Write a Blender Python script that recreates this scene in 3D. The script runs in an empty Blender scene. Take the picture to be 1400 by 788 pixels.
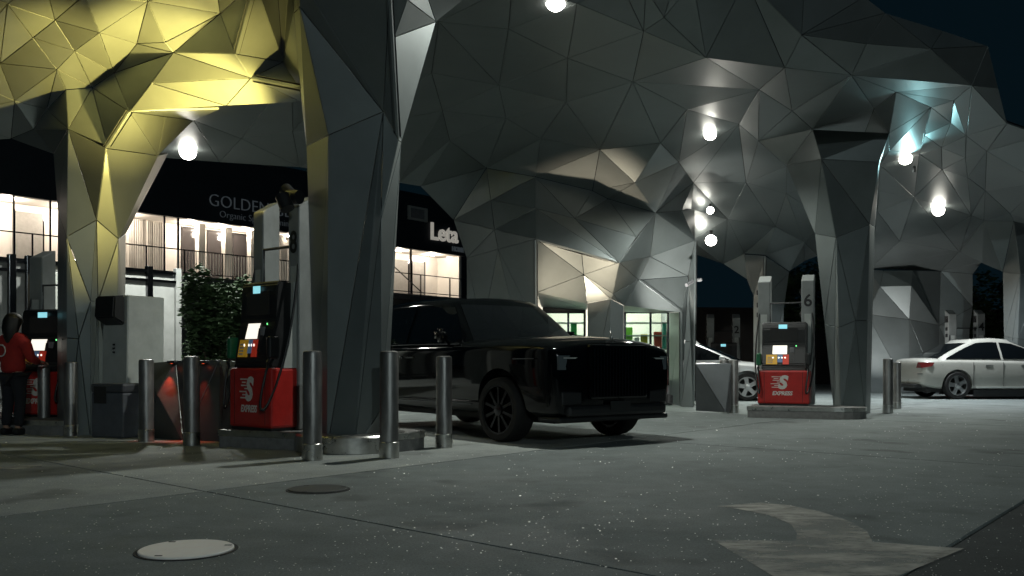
import bpy, bmesh, math, random
from mathutils import Vector, Matrix
from mathutils.geometry import delaunay_2d_cdt
R = math.radians
random.seed(7)
sc = bpy.context.scene
COL = sc.collection

# ------------------------------------------------------------------ camera, sky, exposure
F, CX, HZ, CH = 1250.0, 700.0, 496.0, 0.97       # focal length and horizon of the photograph (in its pixels), eye height
cam = bpy.data.cameras.new('camera'); cam_o = bpy.data.objects.new('camera', cam); COL.objects.link(cam_o)
cam_o.location = (0, 0, CH); cam_o.rotation_euler = (R(90), 0, 0)
cam.sensor_width = 36; cam.lens = 36 * F / 1400; cam.shift_y = (HZ - 394) / 1400; cam.clip_end = 2000; cam.clip_start = .05
sc.camera = cam_o
W = bpy.data.worlds.new('World'); sc.world = W; W.use_nodes = True
nt = W.node_tree; nt.nodes.clear()
sky = nt.nodes.new('ShaderNodeTexSky'); sky.sky_type = 'NISHITA'; sky.sun_disc = False
sky.sun_elevation = R(-4); sky.sun_rotation = R(200); sky.air_density = 1; sky.dust_density = .5; sky.ozone_density = 4
bg = nt.nodes.new('ShaderNodeBackground'); bg.inputs[1].default_value = .0001
bg2 = nt.nodes.new('ShaderNodeBackground'); bg2.inputs[0].default_value = (.0016, .0052, .0078, 1); bg2.inputs[1].default_value = 1
ad = nt.nodes.new('ShaderNodeAddShader'); wo = nt.nodes.new('ShaderNodeOutputWorld')
nt.links.new(sky.outputs[0], bg.inputs[0]); nt.links.new(bg.outputs[0], ad.inputs[0]); nt.links.new(bg2.outputs[0], ad.inputs[1]); nt.links.new(ad.outputs[0], wo.inputs[0])
sc.view_settings.view_transform = 'Standard'; sc.view_settings.look = 'None'; sc.view_settings.exposure = 0; sc.view_settings.gamma = 1
sc.render.engine = 'CYCLES'
try:
    sc.cycles.use_denoising = True; sc.cycles.max_bounces = 6; sc.cycles.diffuse_bounces = 3; sc.cycles.glossy_bounces = 3
    sc.cycles.sample_clamp_indirect = 3; sc.cycles.caustics_reflective = False; sc.cycles.caustics_refractive = False
except Exception: pass

def P(px, py, d): return Vector(((px - CX) * d / F, d, CH + (HZ - py) * d / F))
def G(px, py, z=0.):
    d = F * (CH - z) / (py - HZ); return Vector(((px - CX) * d / F, d, z))
def GD(px, d, z=0.): return Vector(((px - CX) * d / F, d, z))
CAM = Vector((0, 0, CH))

# ------------------------------------------------------------------ materials
MATS = {}
def mat(name, col, rough=.5, metal=0., spec=.5, var=0., scale=8., bump=0., bscale=60., coat=0., emit=None, estr=0., alpha=None, stretch=None, trans=0.):
    m = bpy.data.materials.new(name); m.use_nodes = True; n = m.node_tree.nodes; l = m.node_tree.links
    b = n['Principled BSDF']; b.inputs['Base Color'].default_value = (*col, 1); b.inputs['Roughness'].default_value = rough
    b.inputs['Metallic'].default_value = metal; b.inputs['Specular IOR Level'].default_value = spec; b.inputs['Coat Weight'].default_value = coat
    b.inputs['Coat Roughness'].default_value = .05; b.inputs['Transmission Weight'].default_value = trans
    tc = n.new('ShaderNodeTexCoord'); mp = n.new('ShaderNodeMapping'); l.new(tc.outputs['Object'], mp.inputs[0])
    if stretch: mp.inputs['Scale'].default_value = stretch
    if var:
        t = n.new('ShaderNodeTexNoise'); t.inputs['Scale'].default_value = scale; t.inputs['Detail'].default_value = 6; t.inputs['Roughness'].default_value = .65
        l.new(mp.outputs[0], t.inputs[0])
        cr = n.new('ShaderNodeMapRange'); cr.inputs[1].default_value = .3; cr.inputs[2].default_value = .7; cr.inputs[3].default_value = 1 - var; cr.inputs[4].default_value = 1 + var
        l.new(t.outputs[0], cr.inputs[0])
        mx = n.new('ShaderNodeMix'); mx.data_type = 'RGBA'; mx.blend_type = 'MULTIPLY'; mx.inputs[0].default_value = 1
        mx.inputs[6].default_value = (*col, 1); l.new(cr.outputs[0], mx.inputs[7]); l.new(mx.outputs[2], b.inputs['Base Color'])
        r2 = n.new('ShaderNodeMapRange'); r2.inputs[1].default_value = .25; r2.inputs[2].default_value = .75
        r2.inputs[3].default_value = max(0, rough - var * .3); r2.inputs[4].default_value = min(1, rough + var * .3)
        l.new(t.outputs[0], r2.inputs[0]); l.new(r2.outputs[0], b.inputs['Roughness'])
    if bump:
        t2 = n.new('ShaderNodeTexNoise'); t2.inputs['Scale'].default_value = bscale; t2.inputs['Detail'].default_value = 4; l.new(mp.outputs[0], t2.inputs[0])
        bp = n.new('ShaderNodeBump'); bp.inputs['Strength'].default_value = bump; bp.inputs['Distance'].default_value = .02
        l.new(t2.outputs[0], bp.inputs['Height']); l.new(bp.outputs[0], b.inputs['Normal'])
    if emit: b.inputs['Emission Color'].default_value = (*emit, 1); b.inputs['Emission Strength'].default_value = estr
    MATS[name] = m; return m
STEEL = mat('brushed steel panel', (.205, .232, .232), .42, .6, var=.10, scale=1.3, bump=.008, bscale=2.2)
STEEL2 = mat('brushed steel panel worn', (.185, .21, .21), .46, .6, var=.12, scale=.9, bump=.008, bscale=1.7)
SEAM = mat('dark seam backing', (.02, .02, .02), .8)
BOLL = mat('stainless bollard', (.25, .247, .24), .46, .8, var=.5, scale=5, bump=.7, bscale=5, stretch=(1, 1, .25))
CHROME = mat('polished stainless edge', (.5, .5, .48), .3, 1., var=.2, scale=9)
CONC = mat('kerb concrete', (.17, .17, .165), .85, var=.25, scale=14, bump=.2, bscale=90)
ASPH = mat('dark asphalt', (.05, .052, .054), .85, var=.25, scale=18, bump=.35, bscale=160)
WHITEW = mat('white painted wall', (.78, .74, .68), .7, var=.05, scale=2)
GREYW = mat('grey stucco wall', (.2, .2, .21), .8, var=.2, scale=3, bump=.1)
NAVY = mat('dark navy fascia', (.012, .018, .026), .6, var=.2, scale=1.5)
SIGNG = mat('dim grey sign letters', (.2, .22, .24), .5, emit=(.75, .9, 1), estr=.028)
SIGNW = mat('white sign letters', (.75, .72, .66), .5, emit=(.9, .85, .75), estr=.28)
BLACKP = mat('black plastic', (.012, .013, .014), .45, var=.2, scale=20)
BLACKG = mat('black gloss paint', (.002, .0026, .003), .05, spec=.34, coat=0., var=.1, scale=3)
GLASSB = mat('dark window glass', (.003, .004, .005), .03, spec=.6, coat=.5)
RUBBER = mat('tyre rubber', (.005, .005, .005), .8, bump=.1)
RED = mat('red pump panel', (.42, .018, .014), .42, coat=.25, var=.18, scale=6)
WHITEP = mat('white paint print', (.62, .6, .56), .5, var=.15, scale=30)
GREYP = mat('light grey powder coat', (.40, .42, .40), .5, var=.12, scale=5)
GREEN = mat('green nozzle plastic', (.01, .12, .05), .4)
YEL = mat('yellow keypad print', (.75, .42, .04), .5, emit=(.8, .42, .04), estr=.12)
BLUE = mat('blue keypad print', (.12, .2, .36), .5, emit=(.2, .35, .6), estr=.12)
REDK = mat('red keypad print', (.7, .06, .03), .5, emit=(.8, .06, .03), estr=.15)
SCREEN = mat('lit screen', (.8, .8, .75), .3, emit=(1, .93, .8), estr=1.1)
TEALS = mat('lit teal display', (.2, .6, .7), .3, emit=(.35, .85, .95), estr=.8)
LEDG = mat('green led', (.1, .8, .2), .3, emit=(.2, 1, .3), estr=2)
LEDW = mat('white button lamp', (.8, .8, .75), .3, emit=(1, .95, .85), estr=1.3)
LENS = mat('lamp lens', (.9, .9, .85), .3, emit=(1, .95, .84), estr=30)
WPAINT = mat('white car paint', (.36, .358, .325), .28, coat=.6, var=.04, scale=2)
SPAINT = mat('silver car paint', (.55, .56, .56), .3, .2, coat=.6, var=.04, scale=2)
ALLOY = mat('alloy wheel', (.5, .5, .5), .3, 1.)
DALLOY = mat('dark alloy wheel', (.05, .05, .053), .25, 1.)
TAIL = mat('red tail lamp lens', (.10, .012, .012), .15, coat=.5)
HEADL = mat('head lamp lens', (.1, .12, .13), .06, coat=1.)
TRIM = mat('dark chrome trim', (.16, .16, .17), .15, 1.)
CURT = mat('white curtain cloth', (.62, .59, .54), .8, var=.1, scale=3)
DOORG = mat('grey door paint', (.30, .29, .27), .6, var=.1)
DIMGLASS = mat('shop window glass', (.05, .045, .045), .1, spec=.5, coat=.3)
HAIR = mat('dark hair', (.003, .0025, .0025), .6, var=.3, scale=30, stretch=(6, 6, .6))
REDCL = mat('red sweatshirt cloth', (.34, .02, .016), .9, var=.2, scale=9, bump=.3, bscale=14)
DARKCL = mat('dark trouser cloth', (.014, .015, .02), .9, var=.2, scale=9)
SKIN = mat('skin', (.42, .25, .18), .55)
LEAF = mat('hedge leaf', (.03, .055, .024), .7, spec=.12, var=.5, scale=2.2)
BARK = mat('bark', (.05, .035, .025), .9, var=.2)
COVER = mat('pale steel cover', (1, .96, .91), .4, 0., var=.04, scale=14, bump=.05)
COVERD = mat('worn iron cover', (.045, .05, .05), .65, .4, var=.3, scale=20)
CHIP = mat('glass chip', (1, 1, .97), .65, 1.)
BRICKB = mat('brown far wall', (.12, .095, .085), .85, var=.15, scale=1)

def conc(name, base):
    m = bpy.data.materials.new(name); m.use_nodes = True; n = m.node_tree.nodes; l = m.node_tree.links
    b = n['Principled BSDF']; tc = n.new('ShaderNodeTexCoord')
    def noise(s, det=6, ro=.6):
        t = n.new('ShaderNodeTexNoise'); t.inputs['Scale'].default_value = s; t.inputs['Detail'].default_value = det; t.inputs['Roughness'].default_value = ro; l.new(tc.outputs['Object'], t.inputs[0]); return t.outputs[0]
    def rng(o, a, b_, c, d):
        r = n.new('ShaderNodeMapRange'); r.inputs[1].default_value = a; r.inputs[2].default_value = b_; r.inputs[3].default_value = c; r.inputs[4].default_value = d; l.new(o, r.inputs[0]); return r.outputs[0]
    def mul(a, b_):
        x = n.new('ShaderNodeMath'); x.operation = 'MULTIPLY'; l.new(a, x.inputs[0]); l.new(b_, x.inputs[1]); return x.outputs[0]
    v = mul(rng(noise(.45, 8), .3, .7, .82, 1.15), rng(noise(3.2, 8, .7), .3, .72, .84, 1.14))
    st_ = rng(noise(1.25, 3, .45), .60, .70, 1., .62); v = mul(v, st_); v = mul(v, rng(noise(70, 3), .25, .75, .75, 1.25)); v = mul(v, rng(noise(230, 2), .3, .7, .7, 1.3))
    cc = n.new('ShaderNodeMix'); cc.data_type = 'RGBA'; cc.blend_type = 'MULTIPLY'; cc.inputs[0].default_value = 1; cc.inputs[6].default_value = (*base, 1)
    l.new(v, cc.inputs[7]); l.new(cc.outputs[2], b.inputs['Base Color'])
    l.new(rng(noise(1.1, 5), .3, .7, .62, .92), b.inputs['Roughness']); b.inputs['Specular IOR Level'].default_value = .2
    bp = n.new('ShaderNodeBump'); bp.inputs['Strength'].default_value = .3; bp.inputs['Distance'].default_value = .01
    l.new(noise(140, 3), bp.inputs['Height']); l.new(bp.outputs[0], b.inputs['Normal']); return m
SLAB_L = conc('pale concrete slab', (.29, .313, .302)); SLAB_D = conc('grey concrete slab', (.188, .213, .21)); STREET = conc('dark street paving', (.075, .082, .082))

def worn_paint():
    m = bpy.data.materials.new('worn road paint'); m.use_nodes = True; n = m.node_tree.nodes; l = m.node_tree.links
    b = n['Principled BSDF']; b.inputs['Base Color'].default_value = (.62, .60, .54, 1); b.inputs['Roughness'].default_value = .7
    tc = n.new('ShaderNodeTexCoord'); mp = n.new('ShaderNodeMapping'); mp.inputs['Rotation'].default_value = (0, 0, R(-12)); mp.inputs['Scale'].default_value = (1.1, 2.3, 1)
    t = n.new('ShaderNodeTexNoise'); t.inputs['Scale'].default_value = 1.6; t.inputs['Detail'].default_value = 9; t.inputs['Roughness'].default_value = .72
    l.new(tc.outputs['Object'], mp.inputs[0]); l.new(mp.outputs[0], t.inputs[0])
    r = n.new('ShaderNodeMapRange'); r.inputs[1].default_value = .42; r.inputs[2].default_value = .66; r.inputs[3].default_value = .2; r.inputs[4].default_value = .95
    l.new(t.outputs[0], r.inputs[0]); l.new(r.outputs[0], b.inputs['Alpha']); return m
PAINT = worn_paint()

# ------------------------------------------------------------------ helpers
def link(o, parent=None):
    COL.objects.link(o)
    if parent is not None:
        o.parent = parent; o.matrix_parent_inverse = Matrix.Identity(4)
    return o
def tag(o, label=None, cat=None, group=None, kind=None):
    if label: o['label'] = label
    if cat: o['category'] = cat
    if group: o['group'] = group
    if kind: o['kind'] = kind
    return o
def empty(name, loc=(0, 0, 0), rz=0., scale=1., parent=None):
    o = bpy.data.objects.new(name, None); o.location = loc; o.rotation_euler = (0, 0, rz); o.scale = (scale,) * 3; o.empty_display_size = .2
    return link(o, parent)
def mesh(name, verts, faces, m, parent=None, smooth=False):
    me = bpy.data.meshes.new(name); me.from_pydata([tuple(v) for v in verts], [], faces); me.materials.append(m); me.update()
    if smooth:
        for p in me.polygons: p.use_smooth = True
    return link(bpy.data.objects.new(name, me), parent)
class MB:
    def __init__(s): s.bm = bmesh.new()
    def box(s, x0, x1, y0, y1, z0, z1, bev=0.):
        v = [s.bm.verts.new((x, y, z)) for z in (z0, z1) for y in (y0, y1) for x in (x0, x1)]
        f = [s.bm.faces.new([v[i] for i in q]) for q in ((0, 2, 3, 1), (4, 5, 7, 6), (0, 1, 5, 4), (2, 6, 7, 3), (0, 4, 6, 2), (1, 3, 7, 5))]
        if bev:
            es = list({e for q in f for e in q.edges}); bmesh.ops.bevel(s.bm, geom=es, offset=bev, segments=2, affect='EDGES', profile=.5)
        return s
    def prism(s, pts, dirv, ):
        dirv = Vector(dirv); a = [s.bm.verts.new(p) for p in pts]; b = [s.bm.verts.new(Vector(p) + dirv) for p in pts]; n = len(pts)
        s.bm.faces.new(a); s.bm.faces.new(b[::-1])
        for i in range(n): s.bm.faces.new((a[i], b[i], b[(i + 1) % n], a[(i + 1) % n]))
        return s
    def lathe(s, prof, axis='z', n=20, c=(0, 0, 0), cap=True):
        c = Vector(c); rings = []
        for r, h in prof:
            ring = []
            for k in range(n):
                a = 2 * math.pi * k / n; u, w = r * math.cos(a), r * math.sin(a)
                v = {'z': (u, w, h), 'y': (u, h, w), 'x': (h, u, w)}[axis]; ring.append(s.bm.verts.new(c + Vector(v)))
            rings.append(ring)
        for A, B in zip(rings, rings[1:]):
            for k in range(n): s.bm.faces.new((A[k], A[(k + 1) % n], B[(k + 1) % n], B[k]))
        if cap and prof[0] != prof[-1]:
            if prof[0][0] > 1e-4: s.bm.faces.new(rings[0][::-1])
            if prof[-1][0] > 1e-4: s.bm.faces.new(rings[-1])
        return s
    def tube(s, pts, r, n=8):
        pts = [Vector(p) for p in pts]; rings = []
        for i, p in enumerate(pts):
            t = (pts[min(i + 1, len(pts) - 1)] - pts[max(i - 1, 0)]).normalized(); up = Vector((0, 0, 1)) if abs(t.z) < .9 else Vector((1, 0, 0))
            a = t.cross(up).normalized(); b = t.cross(a); rr = r[i] if isinstance(r, (list, tuple)) else r
            rings.append([s.bm.verts.new(p + rr * (math.cos(2 * math.pi * k / n) * a + math.sin(2 * math.pi * k / n) * b)) for k in range(n)])
        for A, B in zip(rings, rings[1:]):
            for k in range(n): s.bm.faces.new((A[k], A[(k + 1) % n], B[(k + 1) % n], B[k]))
        s.bm.faces.new(rings[0][::-1]); s.bm.faces.new(rings[-1]); return s
    def build(s, name, m, parent=None, smooth=False, subd=0, loc=None, auto=None):
        bmesh.ops.recalc_face_normals(s.bm, faces=s.bm.faces)
        me = bpy.data.meshes.new(name); s.bm.to_mesh(me); s.bm.free(); me.materials.append(m)
        o = bpy.data.objects.new(name, me)
        if smooth or subd:
            for p in me.polygons: p.use_smooth = True
        if auto is not None: me.set_sharp_from_angle(angle=R(auto))
        if subd:
            md = o.modifiers.new('s', 'SUBSURF'); md.levels = subd; md.render_levels = subd
        if loc is not None: o.location = loc
        return link(o, parent)
def box(name, m, parent, a, bev=0.): return MB().box(*a, bev).build(name, m, parent)
def copy_tree(o, parent=None):
    c = o.copy(); COL.objects.link(c); c.parent = parent
    for ch in list(o.children): copy_tree(ch, c)
    return c
def bez(p, n=14):
    p = [Vector(q) for q in p]; out = []
    for i in range(n + 1):
        t = i / n; q = p[:]
        while len(q) > 1: q = [a.lerp(b, t) for a, b in zip(q, q[1:])]
        out.append(q[0])
    return out
def text(name, s, size, m, parent, loc, rot, ext=.005, shear=0., off=0., space=1.):
    cu = bpy.data.curves.new(name, 'FONT'); cu.body = s; cu.size = size; cu.extrude = ext; cu.shear = shear; cu.offset = off; cu.space_character = space
    cu.resolution_u = 3
    t = bpy.data.objects.new('tmp', cu); COL.objects.link(t); dg = bpy.context.evaluated_depsgraph_get()
    me = bpy.data.meshes.new_from_object(t.evaluated_get(dg)); bpy.data.objects.remove(t); me.materials.clear(); me.materials.append(m)
    o = bpy.data.objects.new(name, me); o.location = loc; o.rotation_euler = rot; return link(o, parent)
def letters(o):      # one object for each letter of a sign
    bm = bmesh.new(); bm.from_mesh(o.data); bmesh.ops.remove_doubles(bm, verts=bm.verts, dist=1e-5); left = set(bm.verts); k = 0
    while left:
        st = [next(iter(left))]; isl = set(st)
        while st:
            v = st.pop()
            for e_ in v.link_edges:
                w = e_.other_vert(v)
                if w not in isl: isl.add(w); st.append(w)
        left -= isl; ix = {v: i for i, v in enumerate(isl)}; fs = [[ix[v] for v in f_.verts] for f_ in bm.faces if f_.verts[0] in isl]
        q = mesh('letter', [v.co for v in isl], fs, o.data.materials[0], o.parent); q.location = o.location; q.rotation_euler = o.rotation_euler
    bpy.data.objects.remove(o)
def freeze(o):
    dg = bpy.context.evaluated_depsgraph_get(); me = bpy.data.meshes.new_from_object(o.evaluated_get(dg)); o.modifiers.clear(); o.data = me; return o
def lamp(name, kind, loc, power, col=(1, 1, 1), target=None, size=.1, cone=60, blend=.5, parent=None):
    L = bpy.data.lights.new(name, kind); L.energy = power; L.color = col; L.shadow_soft_size = size
    if kind == 'SPOT': L.spot_size = R(cone); L.spot_blend = blend
    o = bpy.data.objects.new(name, L); o.location = loc
    if target is not None: o.rotation_euler = (Vector(target) - Vector(loc)).to_track_quat('-Z', 'Y').to_euler()
    return link(o, parent)

# ------------------------------------------------------------------ ground
gr = MB().box(-160, 160, -30, 260, -.3, -.06).build('ground', ASPH); tag(gr, kind='structure')
UD = Vector((math.sin(R(39)), math.cos(R(39)), 0)); VD = Vector((-.735, .678, 0)).normalized()
ORG = G(280, 672)
fc = mesh('forecourt', [ORG + UD * a + VD * b + Vector((0, 0, -.045)) for a, b in ((-18, -4.9), (36, -4.9), (36, 30), (-18, 30))], [(0, 1, 2, 3)], SEAM)
tag(fc, kind='structure')
ul = [-18, -12, -6, 0, 6, 12, 18, 24, 36]; vl = [-4.9, 0, 6.5, 13, 19.5, 30]
for i in range(len(ul) - 1):
    for j in range(len(vl) - 1):
        g = .012; a0, a1, b0, b1 = ul[i] + g, ul[i + 1] - g, vl[j] + g, vl[j + 1] - g
        q = [ORG + UD * a + VD * b for a, b in ((a0, b0), (a1, b0), (a1, b1), (a0, b1))]
        mb = MB().prism([v + Vector((0, 0, -.04)) for v in q], (0, 0, .04))
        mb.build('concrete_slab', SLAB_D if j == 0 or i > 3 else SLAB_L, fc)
sw = mesh('street', [ORG + UD * a + VD * b + Vector((0, 0, -.004)) for a, b in ((-30, -30), (50, -30), (50, -4.915), (-30, -4.915))], [(0, 1, 2, 3)], STREET); tag(sw, kind='structure')
# painted arrow
ar = [(974, 739), (1030, 740), (1088, 741), (1090, 730), (1080, 717), (1050, 705), (1010, 697), (980, 693), (1040, 688), (1080, 692), (1120, 700), (1160, 713), (1185, 727), (1193, 742), (1260, 747), (1318, 751), (1127, 831)]
pts = [G(*p) + Vector((0, 0, .004)) for p in ar]
bm = bmesh.new(); f = bm.faces.new([bm.verts.new(p) for p in pts]); bmesh.ops.triangulate(bm, faces=[f]); bmesh.ops.recalc_face_normals(bm, faces=bm.faces)
me = bpy.data.meshes.new('painted_arrow'); bm.to_mesh(me); me.materials.append(PAINT); o = link(bpy.data.objects.new('painted_arrow', me))
tag(o, 'worn white curved arrow painted on the concrete in the foreground', 'road marking')
o = mesh('painted_line', [G(-20, 640) + Vector((0, 0, .004)), G(57, 636) + Vector((0, 0, .004)), G(57, 639.5) + Vector((0, 0, .004)), G(-20, 646) + Vector((0, 0, .004))], [(0, 3, 2, 1)], PAINT)
tag(o, 'short white painted stripe on the paving at the left edge', 'road marking')
def cover(loc, r, m, label, ring):
    e = empty('manhole_cover', loc); tag(e, label, 'manhole cover', 'covers set in the forecourt')
    MB().lathe([(r + .02, .001), (r + .02, .004), (r + .004, .005), (r + .004, .001)], n=48, cap=False).build('rim', SEAM, e)
    MB().lathe([(r, .002), (r, .011), (r - .006, .014), (0.0001, .014)], n=48).build('lid', m, e)
    for a in (20, 130, 250): 
        x, y = (r - .03) * math.cos(R(a)), (r - .03) * math.sin(R(a)); MB().box(x - .018, x + .018, y - .008, y + .008, .0145, .0155).build('lift_slot', SEAM, e)
    if ring: 
        for rr in (.05, .09): MB().lathe([(rr, .0142), (rr, .0152), (rr + .004, .0152), (rr + .004, .0142)], n=28, cap=False).build('cast_ring', ring, e)
cover(G(255, 753), .236, COVER, 'pale bare steel manhole cover in the left foreground', None)
cover(G(435, 670), .222, COVERD, 'dark worn manhole cover flush with the paving before the pump island', None)
# glass chips sparkling in the paving
bm = bmesh.new()
for i in range(2200):
    py = 560 + (788 - 560) * random.random() ** .8; px = random.uniform(-10, 1410)
    if random.random() < .12: px = random.gauss(1280, 70)
    c = G(px, py) + Vector((0, 0, .0015)); s = random.choice((.0025, .0035, .0045, .006)) * (c.y / 6) ** .7
    if random.random() < .03: s *= 1.7
    s *= .62; ti = math.tan(R(random.uniform(3, 24))); q = Matrix.Rotation(random.gauss(0, .45), 3, 'Z')
    v = [bm.verts.new(c + q @ Vector(p) * s) for p in ((-1, -1, 0), (1, -1, 0), (1, 1, 0), (-1, 1, 0), (1, 1, 2 * ti), (-1, 1, 2 * ti))]
    for f_ in ((0, 1, 4, 5), (1, 2, 4), (0, 5, 3), (2, 3, 5, 4)): bm.faces.new([v[k] for k in f_])
me = bpy.data.meshes.new('glass_chips'); bm.to_mesh(me); me.materials.append(CHIP); o = link(bpy.data.objects.new('glass_chips', me))
tag(o, 'tiny bright glass chips sparkling all over the concrete', 'glass chips', kind='stuff')

# ------------------------------------------------------------------ faceted steel skins
SEAM2 = mat('grey seam backing', (.05, .055, .055), .7)
def panel(tri, parent, m, gap=.0045, th=.028, name='panel'):
    a, b, c = [Vector(v) for v in tri]; n = (b - a).cross(c - a)
    if n.length < 1e-5: return
    n.normalize(); ce = (a + b + c) / 3
    if n.dot(CAM - ce) < 0: b, c = c, b; n = -n
    la, lb, lc = (b - c).length, (c - a).length, (a - b).length; inc = (a * la + b * lb + c * lc) / (la + lb + lc)
    r = (b - a).cross(c - a).length / (la + lb + lc)
    if r < .02: return
    g = min(gap, r * .45); k1 = 1 - g / r; k0 = 1 - min(g + .002, r * .5) / r
    lo = [inc + (v - inc) * k1 - n * th for v in (a, b, c)]; mi = [inc + (v - inc) * k1 - n * .002 for v in (a, b, c)]; hi = [inc + (v - inc) * k0 for v in (a, b, c)]
    vs = lo + mi + hi; fs = [(6, 7, 8), (2, 1, 0)]
    for i in range(3):
        j = (i + 1) % 3; fs += [(i, j, 3 + j, 3 + i), (3 + i, 3 + j, 6 + j, 6 + i)]
    return mesh(name, [v - parent_origin(parent) for v in vs], fs, m, parent)
def parent_origin(o):
    v = Vector((0, 0, 0))
    while o is not None: v += o.location; o = o.parent
    return v
def split(t, n):
    if n == 0: return [t]
    a, b, c = t; ab, bc, ca = (a + b) / 2, (b + c) / 2, (c + a) / 2; out = []
    for q in ((a, ab, ca), (ab, b, bc), (ca, bc, c), (ab, bc, ca)): out += split(q, n - 1)
    return out
def halve(t):      # split across the longest edge
    a, b, c = t; e = [((a - b).length, a, b, c), ((b - c).length, b, c, a), ((c - a).length, c, a, b)]; _, p, q, r = max(e, key=lambda x: x[0])
    m_ = (p + q) / 2; return [(p, m_, r), (m_, q, r)]
def backing(name, tris, parent, m=None, off=.05):
    vs, fs = [], []
    for t in tris:
        a, b, c = t; n = (b - a).cross(c - a)
        if n.length < 1e-6: continue
        n.normalize()
        if n.dot(CAM - (a + b + c) / 3) < 0: n = -n
        k = len(vs); o = parent_origin(parent); vs += [v - n * off - o for v in t]; fs.append((k, k + 1, k + 2))
    return mesh(name, vs, fs, m or SEAM, parent)
def skin(part, tris, parent, m=STEEL, maxedge=1.9):
    bk = backing(part, tris, parent, SEAM2)
    for t in tris:
        todo = [t]
        while todo:
            q = todo.pop(); L = max((q[0] - q[1]).length, (q[1] - q[2]).length, (q[2] - q[0]).length)
            if L > maxedge: todo += halve(q)
            else: panel(q, bk, m if random.random() < .7 else STEEL2)
    return bk
def inpoly(x, y, poly):
    r = False; j = len(poly) - 1
    for i in range(len(poly)):
        (x1, y1), (x2, y2) = poly[i], poly[j]
        if (y1 > y) != (y2 > y) and x < (x2 - x1) * (y - y1) / (y2 - y1) + x1: r = not r
        j = i
    return r
def cdt(pts, bound, edges=()):
    v2 = [Vector((p[0], p[1])) for p in pts]; ix = {(p[0], p[1]): i for i, p in enumerate(pts)}
    be = [(ix[a], ix[b]) for a, b in zip(bound, bound[1:] + bound[:1])] + [(ix[a], ix[b]) for a, b in edges]
    vo, eo, fo, ov, oe, of = delaunay_2d_cdt(v2, be, [], 0, 1e-4)
    out = []
    for f_ in fo:
        c = sum((vo[i] for i in f_), Vector((0, 0))) / 3
        if not inpoly(c.x, c.y, bound): continue
        t = []
        for i in f_:
            if ov[i]: q = pts[ov[i][0]]; t.append(P(*q))
            else:
                k = min(pts, key=lambda q: (q[0] - vo[i].x) ** 2 + (q[1] - vo[i].y) ** 2); t.append(P(vo[i].x, vo[i].y, k[2]))
        out.append(tuple(t))
    return out

canopy = empty('fuel_canopy', (0, 14, 0)); tag(canopy, 'faceted brushed steel filling station canopy with branching columns', 'canopy')
# --- near left wing (lit yellow)
B = [(-70, -30, 9.6), (10, 6, 10.6), (115, -6, 10.2), (75, 28, 11.2), (45, 52, 11.5), (0, 87, 12.0), (-70, 100, 12.0), (202, 2, 10.7), (136, 45, 11.1), (102, 70, 11.6), (78, 95, 11.9),
     (20, 138, 12.6), (-70, 160, 12.9), (90, 123, 12.4), (126, 120, 12.5), (156, 100, 12.3), (177, 153, 12.0), (237, 72, 11.6), (207, 114, 11.75), (187, 60, 11.8), (226, 58, 11.5), (301, 19, 11.0),
     (295, -25, 10.6), (349, -25, 10.0), (322, 74, 10.9), (410, 120, 10.9), (412, 140, 11.5), (343, 107, 11.3), (309, 145, 11.8), (46, 177, 13.3), (64, 150, 13.0), (15, 190, 13.9), (73, 211, 13.4),
     (-70, 196, 14.0), (147, 200, 12.1), (93, 177, 12.2), (378, -25, 11.0), (387, 85, 11.6), (200, -30, 10.3), (60, -30, 9.9)]
B = [p if (p[0], p[1]) in ((177, 153), (147, 200), (93, 177), (73, 211), (378, -25), (387, 85), (412, 140)) else (p[0], p[1], 1.0 * p[2] + .0 * (10.35 + (p[1] + 30) * .0122)) for p in B]
bB = [(-70, -30), (60, -30), (200, -30), (295, -25), (349, -25), (378, -25), (387, 85), (410, 120), (412, 140), (309, 145), (177, 153), (147, 200), (93, 177), (90, 123), (64, 150), (73, 211), (46, 177), (15, 190), (-70, 196), (-70, 160), (-70, 100)]
bB = [(-70, -30), (60, -30), (200, -30), (295, -25), (349, -25), (378, -25), (387, 85), (410, 120), (412, 140), (309, 145), (177, 153), (147, 200), (93, 177), (73, 211), (15, 190), (-70, 196), (-70, 160), (-70, 100)]
eB = [((177, 153), (237, 72)), ((237, 72), (322, 74)), ((136, 45), (202, 2)), ((136, 45), (156, 100)), ((156, 100), (177, 153)), ((78, 95), (126, 120)), ((126, 120), (147, 200)), ((90, 123), (93, 177)), ((126, 120), (177, 153)), ((226, 58), (301, 19)), ((301, 19), (322, 74)), ((322, 74), (349, -25)), ((226, 58), (237, 72)),
      ((322, 74), (343, 107)), ((237, 72), (343, 107)), ((343, 107), (410, 120)), ((207, 114), (343, 107)), ((207, 114), (309, 145))]
skin('ceiling', cdt(B, bB, eB), canopy, maxedge=5)
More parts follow.
